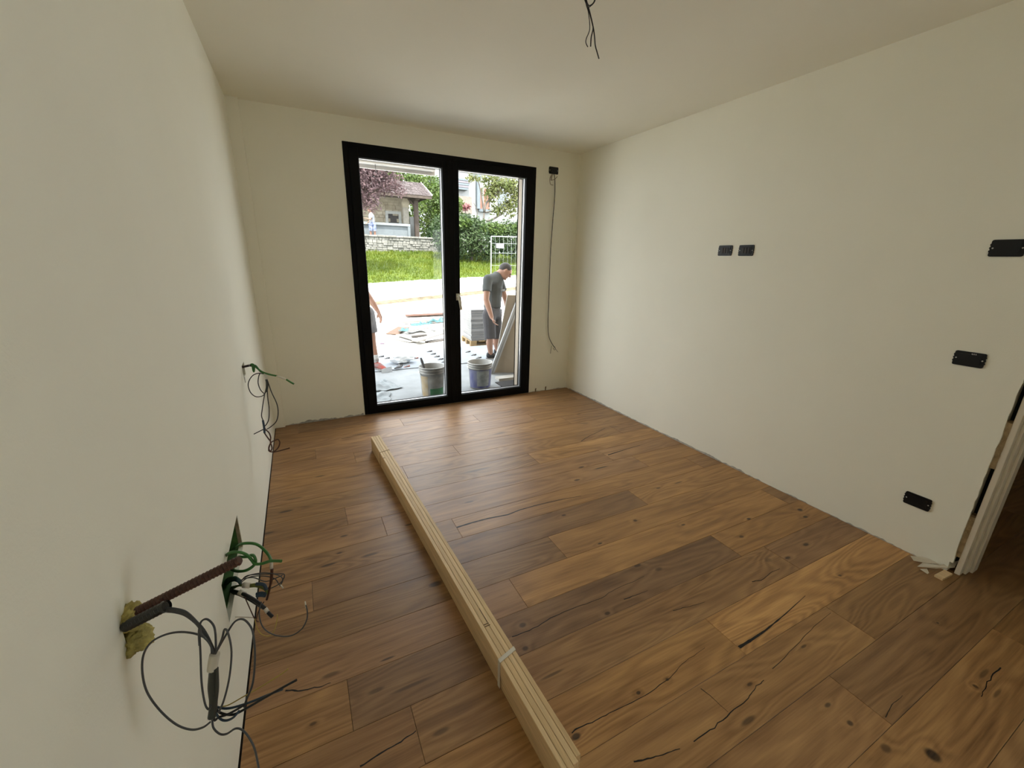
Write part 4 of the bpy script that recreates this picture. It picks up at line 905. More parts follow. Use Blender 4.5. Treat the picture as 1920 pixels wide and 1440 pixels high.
wm = MB(); wm.box((1.6, 28.3, PZ), (6.5, 28.7, 5.3)); hp(wm, 'stone_wall', LSTONE)
mb = MB(); z = PZ
while z < 4.95:
    h = r_.uniform(.14, .24); x = 1.6
    while x < 6.42:
        w_ = r_.uniform(.2, .45); mb.bbox((x+.012, -0.06, z+.01), (min(x+w_, 6.5)-.012, 0, z+h-.01), .02, Matrix.Translation((0, 28.31+r_.uniform(-.03, .02), 0))); x += w_
    z += h
hp(mb, 'wall_stones', LSTONE)['kind'] = 'stuff'
a_, b_ = Yp(722, 395, 28.2), Yp(753, 421, 28.2)
hp(frame_mb(a_.x, b_.x, b_.z-.05, a_.z, .16, 28.14, 28.30, .1, .16), 'window_surround', mat('pale_stone_trim', (0.9, 0.92, 0.88), 0.8))
hp(MB().box((a_.x+.15, 28.24, b_.z), (b_.x-.15, 28.29, a_.z-.15)), 'window_pane', mat('dark_old_pane', (0.11, 0.10, 0.10), 0.6))
PL = mat('pale_stone_pillar', (0.62, 0.58, 0.50), 0.85, var=0.15)
c_ = Yp(762, 420, 27.0); hp(MB().box((c_.x-.16, 26.9, PZ), (c_.x+.16, 27.2, 4.55)), 'pillar', PL); hp(MB().prism([(-.16, 0), (.16, 0), (.23, .28), (.12, .62), (-.12, .62), (-.23, .28)], 0, .32, Matrix(((1,0,0,c_.x),(0,0,1,26.88),(0,1,0,4.5),(0,0,0,1)))), 'capital', LSTONE)
hp(MB().box((c_.x+.2, 26.9, PZ), (c_.x+.62, 27.0, 4.0)), 'side_slab', mat('grey_slab', (0.36, 0.37, 0.36), 0.8))
BAS = mat('blue_grey_basin', (0.235, 0.27, 0.29), 0.8, var=0.1)
hp(MB().box((3.6, 25.75, PZ), (6.15, 26.5, 3.35)), 'basin', BAS); hp(MB().box((3.55, 25.65, 3.35), (6.25, 26.55, 3.48)), 'basin_slab', mat('blue_grey_slab', (0.33, 0.37, 0.39), 0.8)); hp(MB().box((6.1, 25.66, PZ), (6.25, 25.76, 3.36)), 'basin_leg', BAS)
# shingle roof: pitched towards the viewer
ry0, rz0, ry1, rz1 = 25.35, 5.02, 27.2, 5.98
rf = MB(); rf.add([(1.4, ry0, rz0), (7.5, ry0, rz0), (7.35, ry1, rz1), (1.4, ry1, rz1), (1.4, 29.1, 5.02), (7.5, 29.1, 5.02)], [(0,1,2,3), (3,2,5,4), (1,5,2), (0,3,4)])
ro = hp(rf, 'roof', OLDW)
SH = mat('rosy_grey_shingle', (0.10, 0.075, 0.075), 0.8, col2=(0.23, 0.19, 0.19), scale=3)
mb = MB(); nrow = 11
for j in range(nrow):
    t0, t1 = j/nrow, (j+1.25)/nrow; x = 1.4 + r_.random()*.2
    while x < 7.48-.13*t0:
        w_ = r_.uniform(.14, .26); xb = min(x+w_, 7.52-.13*t0); lf = r_.uniform(.0, .02)
        p = [V((x+.01, ry0+(ry1-ry0)*t0-.04, rz0+(rz1-rz0)*t0+.05+lf)), V((xb-.01, ry0+(ry1-ry0)*t0-.04, rz0+(rz1-rz0)*t0+.05+lf)), V((xb-.01, ry0+(ry1-ry0)*min(t1,1), rz0+(rz1-rz0)*min(t1,1)+.015)), V((x+.01, ry0+(ry1-ry0)*min(t1,1), rz0+(rz1-rz0)*min(t1,1)+.015))]
        mb.add(p + [q - V((0,0,.035)) for q in p], [(0,1,2,3),(0,4,5,1),(1,5,6,2),(3,7,4,0)]); x += w_
me = mb.mesh('shingles'); link('shingles', me, SH, ro)['kind'] = 'stuff'; ro.children[0].matrix_parent_inverse = Matrix.Identity(4)
hp(MB().box((1.4, ry0-.02, rz0-.14), (7.5, ry0+.04, rz0+.02)), 'eaves_board', OLDW)
hp(MB().add([(7.5, ry0, rz0), (7.36, ry1, rz1), (7.40, ry1, rz1+.08), (7.56, ry0-.05, rz0+.09)], [(0,1,2,3)]), 'verge_board', mat('pale_verge_board', (0.5, 0.5, 0.48), 0.8))

# ---------------------------------------------------------------- trees and shrubs
def leaves(blobs, n, size, seed, shell=0.5):
    r = random.Random(seed); vol = [b[1][0]*b[1][1]*b[1][2] for b in blobs]; tot = sum(vol); vs, fs = [], []
    for (c, rad), vo in zip(blobs, vol):
        for _ in range(int(n*vo/tot)):
            d = V((r.gauss(0,1), r.gauss(0,1), r.gauss(0,1))).normalized(); t = shell + (1-shell)*r.random()**0.6
            q = V(c) + V((d.x*rad[0], d.y*rad[1], d.z*rad[2]))*t*(1+.22*mnoise.noise(d*2.5+V(c)))
            a = V((r.gauss(0,1), r.gauss(0,1), r.gauss(0,1))).normalized(); nn = (d*0.7 + V((0,0,.5)) + a*0.9).normalized(); u = nn.orthogonal().normalized()
            u = (u*math.cos(r.random()*6.28) + nn.cross(u)*math.sin(r.random()*6.28)).normalized(); w_ = nn.cross(u); s = size*r.uniform(.6, 1.3); b_ = len(vs)
            vs += [q-u*s, q-w_*s*.45, q+u*s, q+w_*s*.45]; fs.append((b_, b_+1, b_+2, b_+3))
    mb = MB(); mb.add(vs, fs); return mb
def plant(name, loc, label, cat, blobs, n, size, lm, trunk=None, tm=None, grp=None, seed=1, shell=.5, branches=()):
    e = empty(name, loc, label, cat, grp)
    keep(link('foliage', leaves(blobs, n, size, seed, shell).mesh('foliage'), lm), e)
    if trunk: keep(MB().tube(*trunk).build('trunk', tm), e)
    for b_ in branches: keep(MB().tube(*b_).build('branch', tm), e)
    return e
BARK = mat('grey_bark', (0.16, 0.14, 0.12), 0.9, var=0.3, scale=5)
PLUM = leafmat('plum_leaves', (0.105, 0.062, 0.072), (0.26, 0.17, 0.175), 1.5); PLUMG = leafmat('plum_leaves_green', (0.09, 0.11, 0.06), (0.17, 0.18, 0.11), 1.5)
G1 = leafmat('fresh_green_leaves', (0.060, 0.125, 0.022), (0.170, 0.245, 0.050), 1.0); G2 = leafmat('mid_green_leaves', (0.040, 0.085, 0.032), (0.115, 0.175, 0.065), 1.2); G3 = leafmat('yellow_green_leaves', (0.13, 0.185, 0.04), (0.27, 0.27, 0.10), 1.4)
x0 = 2.55
plant('plum_tree', (x0, 19.8, gz(x0, 19.8)), 'purple-leaved tree hanging over the wash-house roof at the left', 'tree',
      [((2.7, 19.6, 4.6), (1.4, 1.1, .95)), ((3.75, 19.6, 4.75), (.85, .8, .62)), ((3.1, 19.5, 5.3), (1.1, 1, .7)), ((2.95, 19.3, 3.75), (.62, .6, .42)), ((1.2, 19.8, 4.8), (1.2, 1, 1)), ((4.35, 19.7, 4.35), (.42, .5, .3))], 9000, .075, PLUM,
      ([(x0-.3, 19.8, gz(x0, 19.8)-.1), (x0-.3, 19.8, 2.6), (x0-.1, 19.7, 3.8), (2.7, 19.6, 4.8)], [.13, .11, .08, .04], 8, 3), BARK, seed=2, shell=.15,
      branches=[([(x0-.1, 19.7, 3.5), (3.2, 19.6, 4.2), (4.2, 19.6, 4.7)], [.05, .035, .015], 6, 3), ([(x0-.1, 19.7, 3.8), (2.3, 19.6, 4.6), (1.6, 19.7, 5.2)], [.05, .03, .012], 6, 3)])
plant('hedge_shrub', (8.3, 26.2, 2.5), 'fresh green shrub beside the wash-house post', 'shrub', [((8.1, 26.2, 3.9), (.75, .8, 1.5)), ((8.75, 26.0, 4.6), (.9, .9, 1.0)), ((8.4, 26.9, 5.3), (.6, .7, .8)), ((8.4, 26.0, 3.2), (1.1, .7, .9))], 6500, .10, G1, ([(8.3, 26.2, 2.4), (8.3, 26.2, 4.4)], [.1, .03], 6, 2), BARK, 'green shrubs beyond the bank', 4, .35)
plant('hedge_shrub', (6.4, 30.0, 2.5), 'green shrub seen between the wash-house wall and its post', 'shrub', [((6.6, 30.2, 3.9), (1.1, .7, 1.5)), ((8.0, 30.2, 4.2), (1.2, .7, 1.6))], 3500, .10, G1, ([(6.6, 30.2, 2.4), (6.6, 30.2, 4)], [.08, .03], 6, 2), BARK, 'green shrubs beyond the bank', 14, .3)
plant('hedge_shrub', (8.4, 25.7, 2.4), 'darker green shrub low beside the stone wall end', 'shrub', [((8.0, 25.65, 3.0), (.8, .55, .75)), ((8.8, 25.75, 3.1), (.8, .6, .9))], 3800, .09, G2, ([(8.4, 25.7, 2.2), (8.4, 25.7, 3.2)], [.06, .02], 6, 2), BARK, 'green shrubs beyond the bank', 5, .35)
plant('broadleaf_tree', (8.0, 33.2, 2.6), 'tall light green tree rising behind the wash-house roof', 'tree', [((7.8, 33.2, 6.9), (1.4, 1.2, 1.3)), ((9.4, 33.2, 6.3), (1.5, 1.2, 1.4)), ((7.0, 33.6, 7.5), (.85, .9, .75))], 5500, .13, G1, ([(8.0, 33.2, 2.6), (7.9, 33.2, 5), (8.0, 33.2, 6.7)], [.2, .15, .06], 8, 2), BARK, 'trees beyond the bank', 6, .3)
hg = plant('climber_hedge', (8.6, 21.8, 1.7), 'dense leafy hedge behind the white site fence', 'hedge', [((8.1, 21.9, 2.7), (1.1, .8, 1.15)), ((9.3, 21.6, 2.6), (1.2, .8, 1.05)), ((8.4, 22.2, 3.4), (1.0, .7, .55)), ((10.7, 21.4, 2.7), (1.1, .8, 1.0)), ((7.3, 22.4, 2.9), (.8, .7, 1.1)), ((12.0, 21.4, 2.8), (1.2, .8, 1.0))], 15000, .085, G2, ([(8.6, 21.9, 1.5), (8.6, 21.9, 3)], [.08, .03], 6, 2), BARK, 'green shrubs beyond the bank', 7, .4)
keep(link('creeper_tops', leaves([((7.9, 21.6, 3.35), (.7, .5, .35)), ((9.6, 21.3, 3.1), (.9, .5, .40)), ((11.0, 21.2, 3.2), (.9, .5, .35))], 3000, .085, 8, .3).mesh('creeper_tops'), G1), hg)
TB = 24.6
def B(u, v): return Yp(u, v, TB)
fb = B(905, 402)
plant('fig_tree', (fb.x-.1, TB, 2.4), 'sparse yellow-green tree with bare forked branches in front of the white house', 'tree',
      [(B(938,345), (1.09, 0.72, 0.58)), (B(922,360), (0.65, 0.60, 0.61)), (B(955,385), (0.61, 0.60, 0.80)), (B(932,392), (0.61, 0.48, 0.43)), (B(888,333), (0.52, 0.48, 0.29)), (B(958,350), (0.58, 0.48, 0.58)), (B(912,335), (0.58, 0.48, 0.26)), (B(975,360), (0.72, 0.60, 1.01))], 2800, .105, G3,
      ([V((fb.x+.1, TB+.5, 2.4-.05)), V((fb.x+.05, TB+.4, 2.2)), B(908,398)], [.10, .08, .05], 8, 3), BARK, 'trees beyond the bank', 9, .0,
      branches=[([B(908,398), B(912,380), B(925,370), B(942,352), B(960,338)], [0.072, 0.061, 0.052, 0.043, 0.026], 6, 3), ([B(908,398), B(905,380), B(902,362), B(898,345), B(893,330)], [0.065, 0.051, 0.041, 0.032, 0.020], 6, 3),
                ([B(912,415), B(930,408), B(945,395), B(955,378), B(964,365)], [0.065, 0.058, 0.052, 0.043, 0.026], 6, 3), ([B(917,388), B(918,375), B(914,360)], [0.041, 0.032, 0.017], 6, 3), ([B(893,410), B(895,395), B(888,380)], [0.029, 0.023, 0.014], 6, 3), ([B(908,398), B(925,395), B(940,380)], [0.043, 0.035, 0.020], 6, 3)])

# site fence
FN = mat('galvanised_tube', (0.36, 0.39, 0.40), 0.5, var=0.05)
fe = empty('site_fence', (6.7, 15, .45), 'white metal mesh site fence panel behind the bending worker', 'fence')
f0, f1 = Yp(921, 443, 15), Yp(921, 443, 15) + V((3.2, -.5, 0.05)); gzf = gz(f0.x, 15)
for q in (f0, f1): keep(MB().tube([V((q.x, q.y, gzf-.02)), q], .022, 8, 1).build('post', FN), fe)
keep(MB().tube([f0, f1], .018, 8, 1).build('top_rail', FN), fe)
for zz in (.25, .60, 1.05, 1.50): keep(MB().tube([V((f0.x, f0.y, f0.z-zz)), V((f1.x, f1.y, f1.z-zz))], .006, 6, 1).build('mesh_wire', FN), fe)
for i in range(1, 20):
    q = f0.lerp(f1, i/20); keep(MB().tube([V((q.x, q.y, gzf+.12)), q], .003, 4, 1).build('mesh_wire', FN), fe)
q = f0.lerp(f1, .10); keep(link('sign', MB().box((q.x-.15, q.y-.05, q.z-.42), (q.x+.17, q.y-.035, q.z-.25)).mesh('sign'), mat('white_sign', (0.45, 0.47, 0.49), 0.6)), fe)
keep(link('foot', MB().bbox((f0.x-.35, f0.y-.12, gzf-.02), (f0.x+.35, f0.y+.12, gzf+.12), .03).mesh('foot'), mat('concrete_foot', (0.35, 0.35, 0.34), 0.9)), fe)

# houses in the background
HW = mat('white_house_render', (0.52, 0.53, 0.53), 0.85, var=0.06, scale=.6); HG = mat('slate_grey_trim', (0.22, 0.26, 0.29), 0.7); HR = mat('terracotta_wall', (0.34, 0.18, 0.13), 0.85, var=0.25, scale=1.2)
h1 = empty('white_house', (18, 41, 3), 'white house with grey window frames behind the sparse tree', 'house')
def H1(mb, n, m): return keep(link(n, mb.mesh(n), m), h1)
def F(u, v): return Yp(u, v, 40)
H1(MB().box((13.0, 40.2, 2.5), (26, 48, 11.5)), 'wall', HW)
p, q = F(893, 330), F(899, 392); H1(MB().box((p.x, 39.8, q.z), (q.x, 40.3, p.z+1)), 'column', HG)
p, q = F(899, 352), F(918, 393); H1(MB().box((p.x, 40.0, q.z), (q.x, 40.25, p.z)), 'window', HR); H1(MB().box((p.x+.3, 39.95, q.z), (p.x+.42, 40.0, p.z)), 'mullion', HW); H1(MB().box((p.x-.1, 39.9, q.z-.25), (q.x+.1, 40.1, q.z)), 'sill', HG)
p, q = F(935, 355), F(952, 385); H1(MB().box((p.x, 40.05, q.z), (q.x, 40.25, p.z)), 'window', mat('grey_pane', (0.25, 0.28, 0.3), 0.4))
p, q = F(858, 336), F(879, 372)
for k in range(5):
    z_ = p.z - (p.z-q.z)*k/5*0.62; H1(MB().box((p.x-.4, 39.4, z_-.16), (q.x-.25*k*.3, 40.2, z_)), 'balcony_slat', HG if k % 2 == 0 else mat('mauve_grey_slat', (0.27, 0.25, 0.28), 0.7))
p, q = F(856, 368), F(882, 402); H1(MB().box((p.x-.4, 39.6, q.z), (q.x, 40.2, p.z)), 'lower_wall', mat('tan_mauve_wall', (0.33, 0.28, 0.24), 0.85, var=.2))
H1(MB().box((12.6, 39.0, 11.5), (26.5, 48.5, 11.8)), 'roof', HG)
p = F(872, 392); plant('flowering_shrub', (p.x-.2, 37.5, 3.0), 'small red flowering shrub below the white house', 'shrub', [((p.x-.9, 37.5, 6.1), (.55, .5, .35))], 260, .12, leafmat('red_blossom', (0.40, 0.10, 0.11), (0.48, 0.24, 0.24)), ([(p.x-.9, 37.5, 3.0), (p.x-.9, 37.5, 6)], [.1, .04], 6, 2), BARK, seed=11, shell=0)
h2 = empty('grey_roof_house', (14, 52, 4), 'pale house with grey roof above the green shrubs', 'house')
p = Yp(795, 330, 50); keep(link('wall', MB().box((p.x, 50.5, 3), (p.x+4.5, 56, p.z-.2)).mesh('wall'), HW), h2)
keep(link('roof', MB().add([(p.x-.5, 49.5, p.z-.35), (p.x+5.5, 49.5, p.z-.35), (p.x+5.5, 53, p.z+2.2), (p.x-.5, 53, p.z+2.2), (p.x-.5, 57, p.z-.3), (p.x+5.5, 57, p.z-.3)], [(0,1,2,3),(3,2,5,4),(0,3,4),(1,5,2)]).mesh('roof'), mat('pale_grey_roof', (0.33, 0.35, 0.38), 0.8)), h2)
keep(link('gutter', MB().box((p.x-.5, 49.4, p.z-.5), (p.x+5.5, 49.55, p.z-.32)).mesh('gutter'), HG), h2)

# ---------------------------------------------------------------- people
def remesh(me, vox, smooth=6):
    o = bpy.data.objects.new('tmp', me); C.objects.link(o); m = o.modifiers.new('r', 'REMESH'); m.mode = 'VOXEL'; m.voxel_size = vox; m.use_smooth_shade = True
    s = o.modifiers.new('s', 'SMOOTH'); s.factor = .5; s.iterations = smooth
    dg = bpy.context.evaluated_depsgraph_get(); out = bpy.data.meshes.new_from_object(o.evaluated_get(dg)); bpy.data.objects.remove(o)
    out.polygons.foreach_set('use_smooth', [True]*len(out.polygons)); return out
def chain(mb, pts, flat0=False, flat1=False):
    for i, (p, r) in enumerate(pts):
        if (i == 0 and flat0) or (i == len(pts)-1 and flat1): continue
        mb.ball(p, r, 12)
    for (p, r), (q, s) in zip(pts, pts[1:]):
        if (V(p)-V(q)).length > 1e-4: mb.tube([p, q], [r, s], 12, 1)
def frameM(x, z):
    z = V(z).normalized(); x = V(x); x = (x - z*x.dot(z)).normalized(); y = z.cross(x); return Matrix((x, y, z)).transposed()
def head(mb, c, face, up, s=1.0):
    M_ = frameM(face, up)
    mb.ball(c, (.098*s, .078*s, .105*s), 16, M_); P = lambda x, y, z: V(c) + M_ @ V((x*s, y*s, z*s))
    mb.ball(P(.025, 0, -.055), (.068*s, .058*s, .065*s), 12, M_)                       # jaw
    mb.tube([P(.085, 0, .02), P(.112, 0, -.022)], [.010*s, .016*s], 8, 1); mb.ball(P(.108, 0, -.024), .015*s, 8)   # nose
    for sd in (-1, 1):
        mb.ball(P(.0, sd*.078, -.005), (.022*s, .010*s, .032*s), 8, M_); mb.ball(P(.084, sd*.033, .022), (.014*s, .022*s, .008*s), 8, M_)   # ears, brows
    mb.ball(P(.086, 0, -.058), (.014*s, .026*s, .008*s), 8, M_); mb.ball(P(.075, 0, -.098), (.022*s, .024*s, .016*s), 8, M_)                # mouth, chin
    return M_, P
def hand(mb, w_, d, palm, curl=.5, s=1.0, thumb=1):
    """wrist point, direction of the fingers, palm normal"""
    d = V(d).normalized(); n = V(palm); n = (n - d*n.dot(d)).normalized(); sd = d.cross(n); w_ = V(w_)
    k = w_ + d*.085*s
    for j in (-.030, -.010, .010, .030): chain(mb, [(w_ + sd*j*.7*s, .015*s), (k + sd*j*s, .012*s)])
    for j, L_ in zip((-.031, -.0105, .0105, .031), (.062, .080, .085, .074)):
        p = k + sd*j*s; pts = [(p, .0098*s)]; dd = d
        for f in (.45, .32, .23):
            dd = (dd + n*curl*.75).normalized(); p = p + dd*L_*f*s; pts.append((p, (.0094-.0018*(.45-f)/.22)*s))
        chain(mb, pts)
    t0 = w_ + d*.025*s + sd*.024*s*thumb; t1 = t0 + (d*.6 + sd*thumb*.75 + n*.25).normalized()*.045*s; t2 = t1 + (d*.9 + sd*thumb*.15 + n*.4).normalized()*.035*s
    chain(mb, [(t0, .014*s), (t1, .0115*s), (t2, .0095*s)])
SKIN = mat('skin', (0.46, 0.25, 0.17), 0.5, var=0.06, scale=9); SKIN2 = mat('skin_tanned', (0.42, 0.22, 0.145), 0.5, var=0.06, scale=9)
HAIR = mat('dark_hair', (0.035, 0.027, 0.024), 0.6, var=0.3, scale=30, stretch=(1, 1, 8)); TEE = mat('grey_tshirt', (0.105, 0.115, 0.115), 0.9, var=0.15, scale=7, bump=.4, bscale=14); SHORT = mat('dark_grey_shorts', (0.085, 0.083, 0.090), 0.9, var=0.2, scale=6, bump=.5, bscale=10)
def shoe(heel, toe, name, root, upper, sole, w_=.045):
    h, t = V(heel), V(toe); d = (t-h); L_ = d.length; d.normalize(); mb = MB()
    chain(mb, [(h + V((0,0,.055)), .045), (h + d*L_*.35 + V((0,0,.055)), .048), (h + d*L_*.65 + V((0,0,.035)), .044), (t - d*.03 + V((0,0,.024)), .036)]); mb.ball(h + V((0,0,.085)), (.044, .044, .03), 10)
    for f in mb.v[:]: pass
    mb.v = [(v[0], v[1], max(v[2], h.z+.012)) for v in mb.v]
    u = link(name, remesh(mb.mesh(name), .008, 4), upper); keep(u, root)
    sm = MB(); s = V((-d.y, d.x, 0)); prof = [(-.045, .8), (0, 1.0), (L_*.35, .85), (L_*.7, 1.05), (L_*.92, .8), (L_+.02, .25)]
    poly = [h + d*a + s*w_*b_ for a, b_ in prof] + [h + d*a - s*w_*b_ for a, b_ in prof[::-1]]; sm.prism([(p.x, p.y) for p in poly], h.z, h.z+.022); o = sm.build(name+'_sole', sole); keep(o, root)
    return u
SOLE = mat('grey_sole', (0.30, 0.30, 0.30), 0.7)

# worker bending beside the board (right pane)
wk = empty('person', (2.80, 6.30, ZT), 'bending worker in grey t-shirt and dark shorts behind the right pane', 'person')
zf = -0.046
hipR, hipL = Yp(917, 590, 6.22), Yp(929, 590, 6.42); kR, kL = Yp(919, 634, 6.18), Yp(931, 633, 6.42); aR, aL = Yp(919.5, 668, 6.26), Yp(933, 664, 6.50)
pel = (hipR+hipL)/2 + V((0, 0, .06)); wst = Yp(923.5, 566, 6.33); chs = Yp(925, 538, 6.33); nk = Yp(936, 513, 6.30); hd = Yp(947.5, 508, 6.24)
shR, shL = Yp(914.5, 524, 6.15), Yp(935, 521, 6.50); elR, wrR = Yp(911.5, 562, 6.07), Yp(922, 595, 5.99); elL, wrL = Yp(948, 562, 6.50), Yp(955, 590, 6.40)
ub = chs.lerp(nk, .62)
mb = MB()
for hp_, kn, an in ((hipR, kR, aR), (hipL, kL, aL)): chain(mb, [(hp_, .088), (kn + (hp_-kn)*.12, .060), (kn, .055), (kn.lerp(an, .28) + V((-.012, 0, 0)), .057), (kn.lerp(an, .75), .040), (an, .038)]); chain(mb, [(an, .036), (an + V((.10, -.02, -.035)), .03)])
chain(mb, [(hipR, .10), (pel, .125), (hipL, .10)]); chain(mb, [(pel, .13), (wst, .125), (chs, .135), (ub, .10), (nk, .060), (hd, .060)])
chain(mb, [(shR, .062), (ub, .080), (shL, .062)])
for s_, e_, w_ in ((shR, elR, wrR), (shL, elL, wrL)): chain(mb, [(s_, .060), (s_.lerp(e_, .5), .055), (e_, .046), (e_.lerp(w_, .3), .048), (w_, .032)])
Mh, Ph = head(mb, hd, (0.80, -.38, -.62), (.62, -.12, .75), 1.08)
hand(mb, wrR, (0.30, -.25, -.90), (.75, -.3, .2), .55, 1.0, 1); hand(mb, wrL, (0.8, -.3, -.4), (0, -.3, -1), .5)
keep(link('body', remesh(mb.mesh('body'), .0085, 3), SKIN), wk)
hm = MB(); hm.ball(Ph(-.016, 0, .022), (.106, .088, .104), 16, Mh); 
o = MB(); o.v = [v for v in hm.v]; o.f = hm.f; o.sm = hm.sm
hmm = hm.mesh('hair'); bm = bmesh.new(); bm.from_mesh(hmm)
bmesh.ops.bisect_plane(bm, geom=bm.verts[:]+bm.edges[:]+bm.faces[:], plane_co=Ph(.045, 0, -.0), plane_no=Mh @ V((.85, 0, -.55)), clear_outer=True); bmesh.ops.holes_fill(bm, edges=bm.edges[:]); bm.to_mesh(hmm); bm.free(); keep(link('hair', hmm, HAIR), wk)
for sd in (-1, 1): keep(MB().ball(Ph(.093, sd*.033, .004), .011, 8).build('eye', mat('dark_eye', (0.02, 0.015, 0.012), 0.3)), wk)
tm = MB(); chain(tm, [(wst + V((0, 0, -.09)), .150), (wst, .147), (chs, .158), (ub, .118)], True); chain(tm, [(shR, .078), (ub, .098), (shL, .078)])
for s_, e_ in ((shR, elR), (shL, elL)): chain(tm, [(s_, .076), (s_.lerp(e_, .60), .073)], False, True)
keep(link('tshirt', remesh(tm.mesh('tshirt'), .011, 4), TEE), wk)
tm = MB(); chain(tm, [(wst + V((0, 0, -.08)), .138), (pel, .140)], True); chain(tm, [(hipR, .112), (pel, .138), (hipL, .112)])
for hp_, kn in ((hipR, kR), (hipL, kL)): chain(tm, [(hp_, .112), (hp_.lerp(kn, .5), .102), (hp_.lerp(kn, 1.02), .098)], False, True)
keep(link('shorts', remesh(tm.mesh('shorts'), .011, 4), SHORT), wk)
SHK = mat('black_work_shoe', (0.02, 0.02, 0.022), 0.6)
for an in (aR, aL):
    shoe(V((an.x-.03, an.y, zf)), V((an.x+.20, an.y-.06, zf)), 'shoe', wk, SHK, SOLE); tm = MB(); chain(tm, [(an + V((0,0,.01)), .044), (an + V((0,0,.10)), .046)]); keep(link('sock', tm.mesh('sock'), SHK), wk)
# printed wording on the shirt is too small to read: a pale strip across the chest
M_c = frameM((.75, -.6, 0), (0.1, 0, 1)); vs = []
for i in range(9):
    a = math.radians(-40+80*i/8)
    for z_ in (-.012, .022): vs.append(chs + V((.02, -.01, -.04)) + M_c @ V((.166*math.cos(a), .166*math.sin(a), z_)))
mb = MB(); mb.add(vs, [(2*i, 2*i+2, 2*i+3, 2*i+1) for i in range(8)], True); keep(mb.build('chest_print', mat('pale_print', (0.40, 0.41, 0.41), 0.8, col2=(0.10, 0.11, 0.11), scale=40)), wk)

# worker mostly hidden by the left frame
w2_ = empty('person', (0.85, 6.35, ZT), 'worker half hidden by the left frame, bare arm and leg with red shoe', 'person')
y6 = 6.40
def L6(u, v, y=6.40): return Yp(u, v, y)
an, kn, hp_ = L6(705, 676, 6.30), L6(697, 628, 6.36), L6(688, 588, 6.42)
an2 = V((0.62, 6.62, .05)); kn2 = V((0.62, 6.55, .46)); hp2 = V((.66, 6.56, hp_.z)); pel = (hp_+hp2)/2 + V((0, 0, .06)); wst = pel + V((-.02, 0, .17)); chs = pel + V((-.03, 0, .38)); nk = chs + V((.02, 0, .22)); hd = nk + V((.05, -.02, .14))
sh, el, wr_ = L6(679, 540, 6.36), L6(696, 563, 6.28), L6(709, 584, 6.20); sh2 = chs + V((-.2, .12, .12)); el2 = sh2 + V((-.05, 0, -.28)); wr2 = el2 + V((.02, -.08, -.25))
mb = MB()
for h_, k_, a_ in ((hp_, kn, an), (hp2, kn2, an2)): chain(mb, [(h_, .09), (k_ + (h_-k_)*.12, .062), (k_, .056), (k_.lerp(a_, .28) + V((-.012, .01, 0)), .060), (k_.lerp(a_, .75), .042), (a_, .038)])
chain(mb, [(hp_, .10), (pel, .125), (hp2, .10)]); chain(mb, [(pel, .13), (wst, .125), (chs, .14), (chs + V((.0, 0, .14)), .10), (nk, .058), (hd, .058)]); chain(mb, [(sh, .058), (chs + V((0, 0, .13)), .08), (sh2, .058)])
for s_, e_, w_ in ((sh, el, wr_), (sh2, el2, wr2)): chain(mb, [(s_, .056), (s_.lerp(e_, .5), .050), (e_, .042), (e_.lerp(w_, .3), .043), (w_, .030)])
Mh, Ph = head(mb, hd, (.8, -.5, -.25), (.25, -.1, .95), 1.05); hand(mb, wr_, (.28, -.2, -.9), (-.6, -.2, -.1), .35, 1.05, 1); hand(mb, wr2, (.1, -.2, -.95), (.6, 0, 0), .4)
keep(link('body', remesh(mb.mesh('body'), .009, 3), SKIN2), w2_)
hm = MB(); hm.ball(Ph(-.016, 0, .024), (.104, .086, .100), 16, Mh); hmm = hm.mesh('hair'); bm = bmesh.new(); bm.from_mesh(hmm)
bmesh.ops.bisect_plane(bm, geom=bm.verts[:]+bm.edges[:]+bm.faces[:], plane_co=Ph(.045, 0, 0), plane_no=Mh @ V((.85, 0, -.55)), clear_outer=True); bmesh.ops.holes_fill(bm, edges=bm.edges[:]); bm.to_mesh(hmm); bm.free(); keep(link('hair', hmm, HAIR), w2_)
GT = mat('pale_grey_singlet', (0.40, 0.40, 0.39), 0.9, var=.12, scale=6); SH2 = mat('pale_grey_shorts', (0.23, 0.23, 0.24), 0.9, var=.35, scale=9)
tm = MB(); chain(tm, [(wst + V((0, 0, -.10)), .150), (wst, .145), (chs, .160), (chs + V((0, 0, .15)), .112)], True); keep(link('tshirt', remesh(tm.mesh('tshirt'), .012, 4), GT), w2_)
tm = MB(); chain(tm, [(wst + V((0, 0, -.08)), .14), (pel, .142)], True); chain(tm, [(hp_, .115), (pel, .14), (hp2, .115)])
for h_, k_ in ((hp_, kn), (hp2, kn2)): chain(tm, [(h_, .115), (h_.lerp(k_, .5), .104), (h_.lerp(k_, .92), .096)], False, True)
keep(link('shorts', remesh(tm.mesh('shorts'), .012, 4), SH2), w2_)
RED = mat('red_grey_trainer', (0.42, 0.045, 0.02), 0.7, col2=(0.20, 0.17, 0.165), scale=14); GSO = mat('scuffed_grey_sole', (0.24, 0.23, 0.22), 0.8, var=.3, scale=20)
for a_, t_ in ((an, V((.10, -.22, 0))), (an2, V((.14, -.2, 0)))):
    z_ = zf if a_.y < 6.5 else zf
    shoe(V((a_.x-.01, a_.y+.02, z_)), V((a_.x, a_.y, z_)) + t_, 'shoe', w2_, RED, GSO, .05); tm = MB(); chain(tm, [(a_ + V((0,0,.0)), .044), (a_ + V((-.005,.005,.06)), .045)]); keep(link('sock', tm.mesh('sock'), mat('white_sock', (0.6, 0.6, 0.58), 0.8)), w2_)

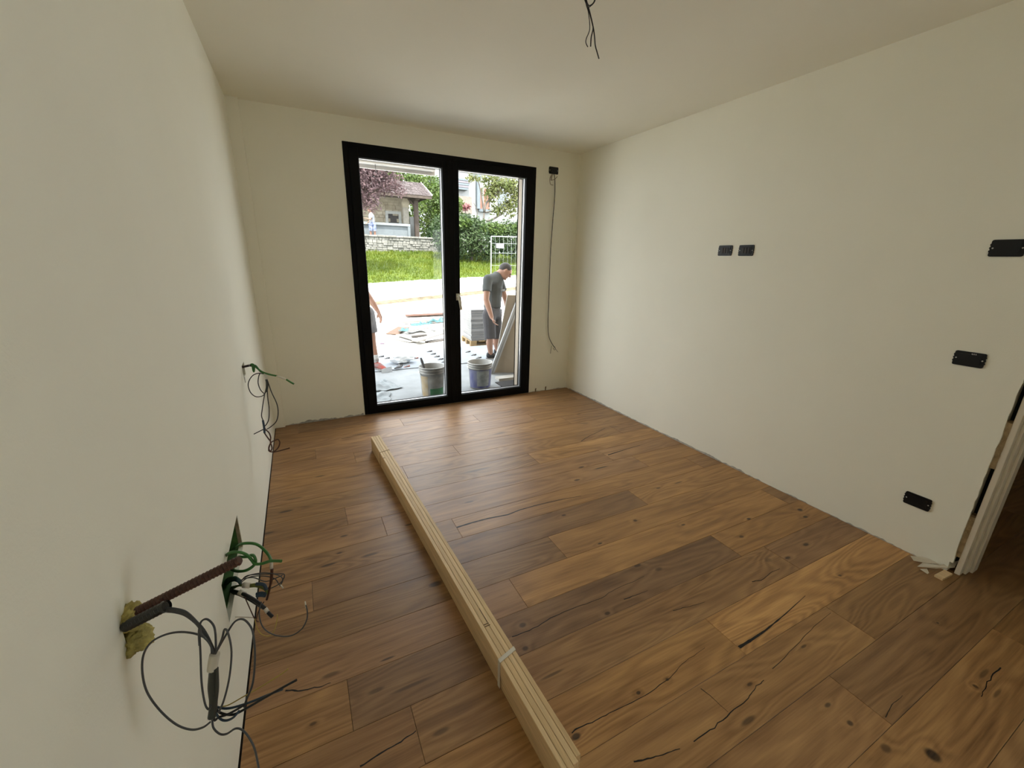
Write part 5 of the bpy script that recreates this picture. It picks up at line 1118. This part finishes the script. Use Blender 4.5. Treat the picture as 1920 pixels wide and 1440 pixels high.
# person far away by the wash-house
w3 = empty('person', (4.05, 25.2, 2.5), 'distant person in white shirt and blue shorts beside the wash-house', 'person')
b0 = V((4.05, 25.25, 2.50)); mb = MB()
for dx in (-.11, .11): chain(mb, [(b0 + V((dx*.8, 0, .80)), .085), (b0 + V((dx, 0, .45)), .058), (b0 + V((dx*.95, .02, .06)), .042)]); chain(mb, [(b0 + V((dx, .02, .04)), .04), (b0 + V((dx-.12, -.05, .035)), .032)])
chain(mb, [(b0 + V((0, 0, .86)), .13), (b0 + V((0, 0, 1.05)), .12), (b0 + V((-.02, 0, 1.25)), .13), (b0 + V((-.04, 0, 1.38)), .06), (b0 + V((-.07, 0, 1.48)), .055)])
for (s_, e_, w_) in ((b0 + V((.0, -.17, 1.28)), b0 + V((-.12, -.22, 1.06)), b0 + V((-.34, -.24, 1.10))), (b0 + V((0, .17, 1.28)), b0 + V((-.05, .22, 1.02)), b0 + V((-.22, .18, .92)))): chain(mb, [(s_, .055), (e_, .042), (w_, .03)]); hand(mb, w_, (w_-e_), (0, 0, -1), .3)
Mh, Ph = head(mb, b0 + V((-.08, 0, 1.56)), (-1, -.2, -.2), (0, 0, 1), 1.0); keep(link('body', remesh(mb.mesh('body'), .012, 2), SKIN), w3)
keep(MB().ball(Ph(-.02, 0, .03), (.10, .084, .092), 12, Mh).build('hair', HAIR), w3)
tm = MB(); chain(tm, [(b0 + V((0, 0, .93)), .15), (b0 + V((-.02, 0, 1.25)), .155), (b0 + V((-.03, 0, 1.36)), .09)], True); chain(tm, [(b0 + V((0, -.17, 1.28)), .075), (b0 + V((-.07, -.20, 1.14)), .07)], False, True); chain(tm, [(b0 + V((0, .17, 1.28)), .075), (b0 + V((-.03, .2, 1.13)), .07)], False, True); keep(link('tshirt', remesh(tm.mesh('tshirt'), .015, 3), mat('white_shirt', (0.42, 0.44, 0.50), 0.9)), w3)
tm = MB(); chain(tm, [(b0 + V((0, 0, .96)), .14), (b0 + V((0, 0, .84)), .145)], True)
for dx in (-.11, .11): chain(tm, [(b0 + V((dx*.8, 0, .82)), .11), (b0 + V((dx, 0, .47)), .10)], False, True)
keep(link('shorts', remesh(tm.mesh('shorts'), .015, 3), mat('blue_patterned_shorts', (0.10, 0.15, 0.34), 0.9, col2=(0.45, 0.48, 0.58), scale=9)), w3)
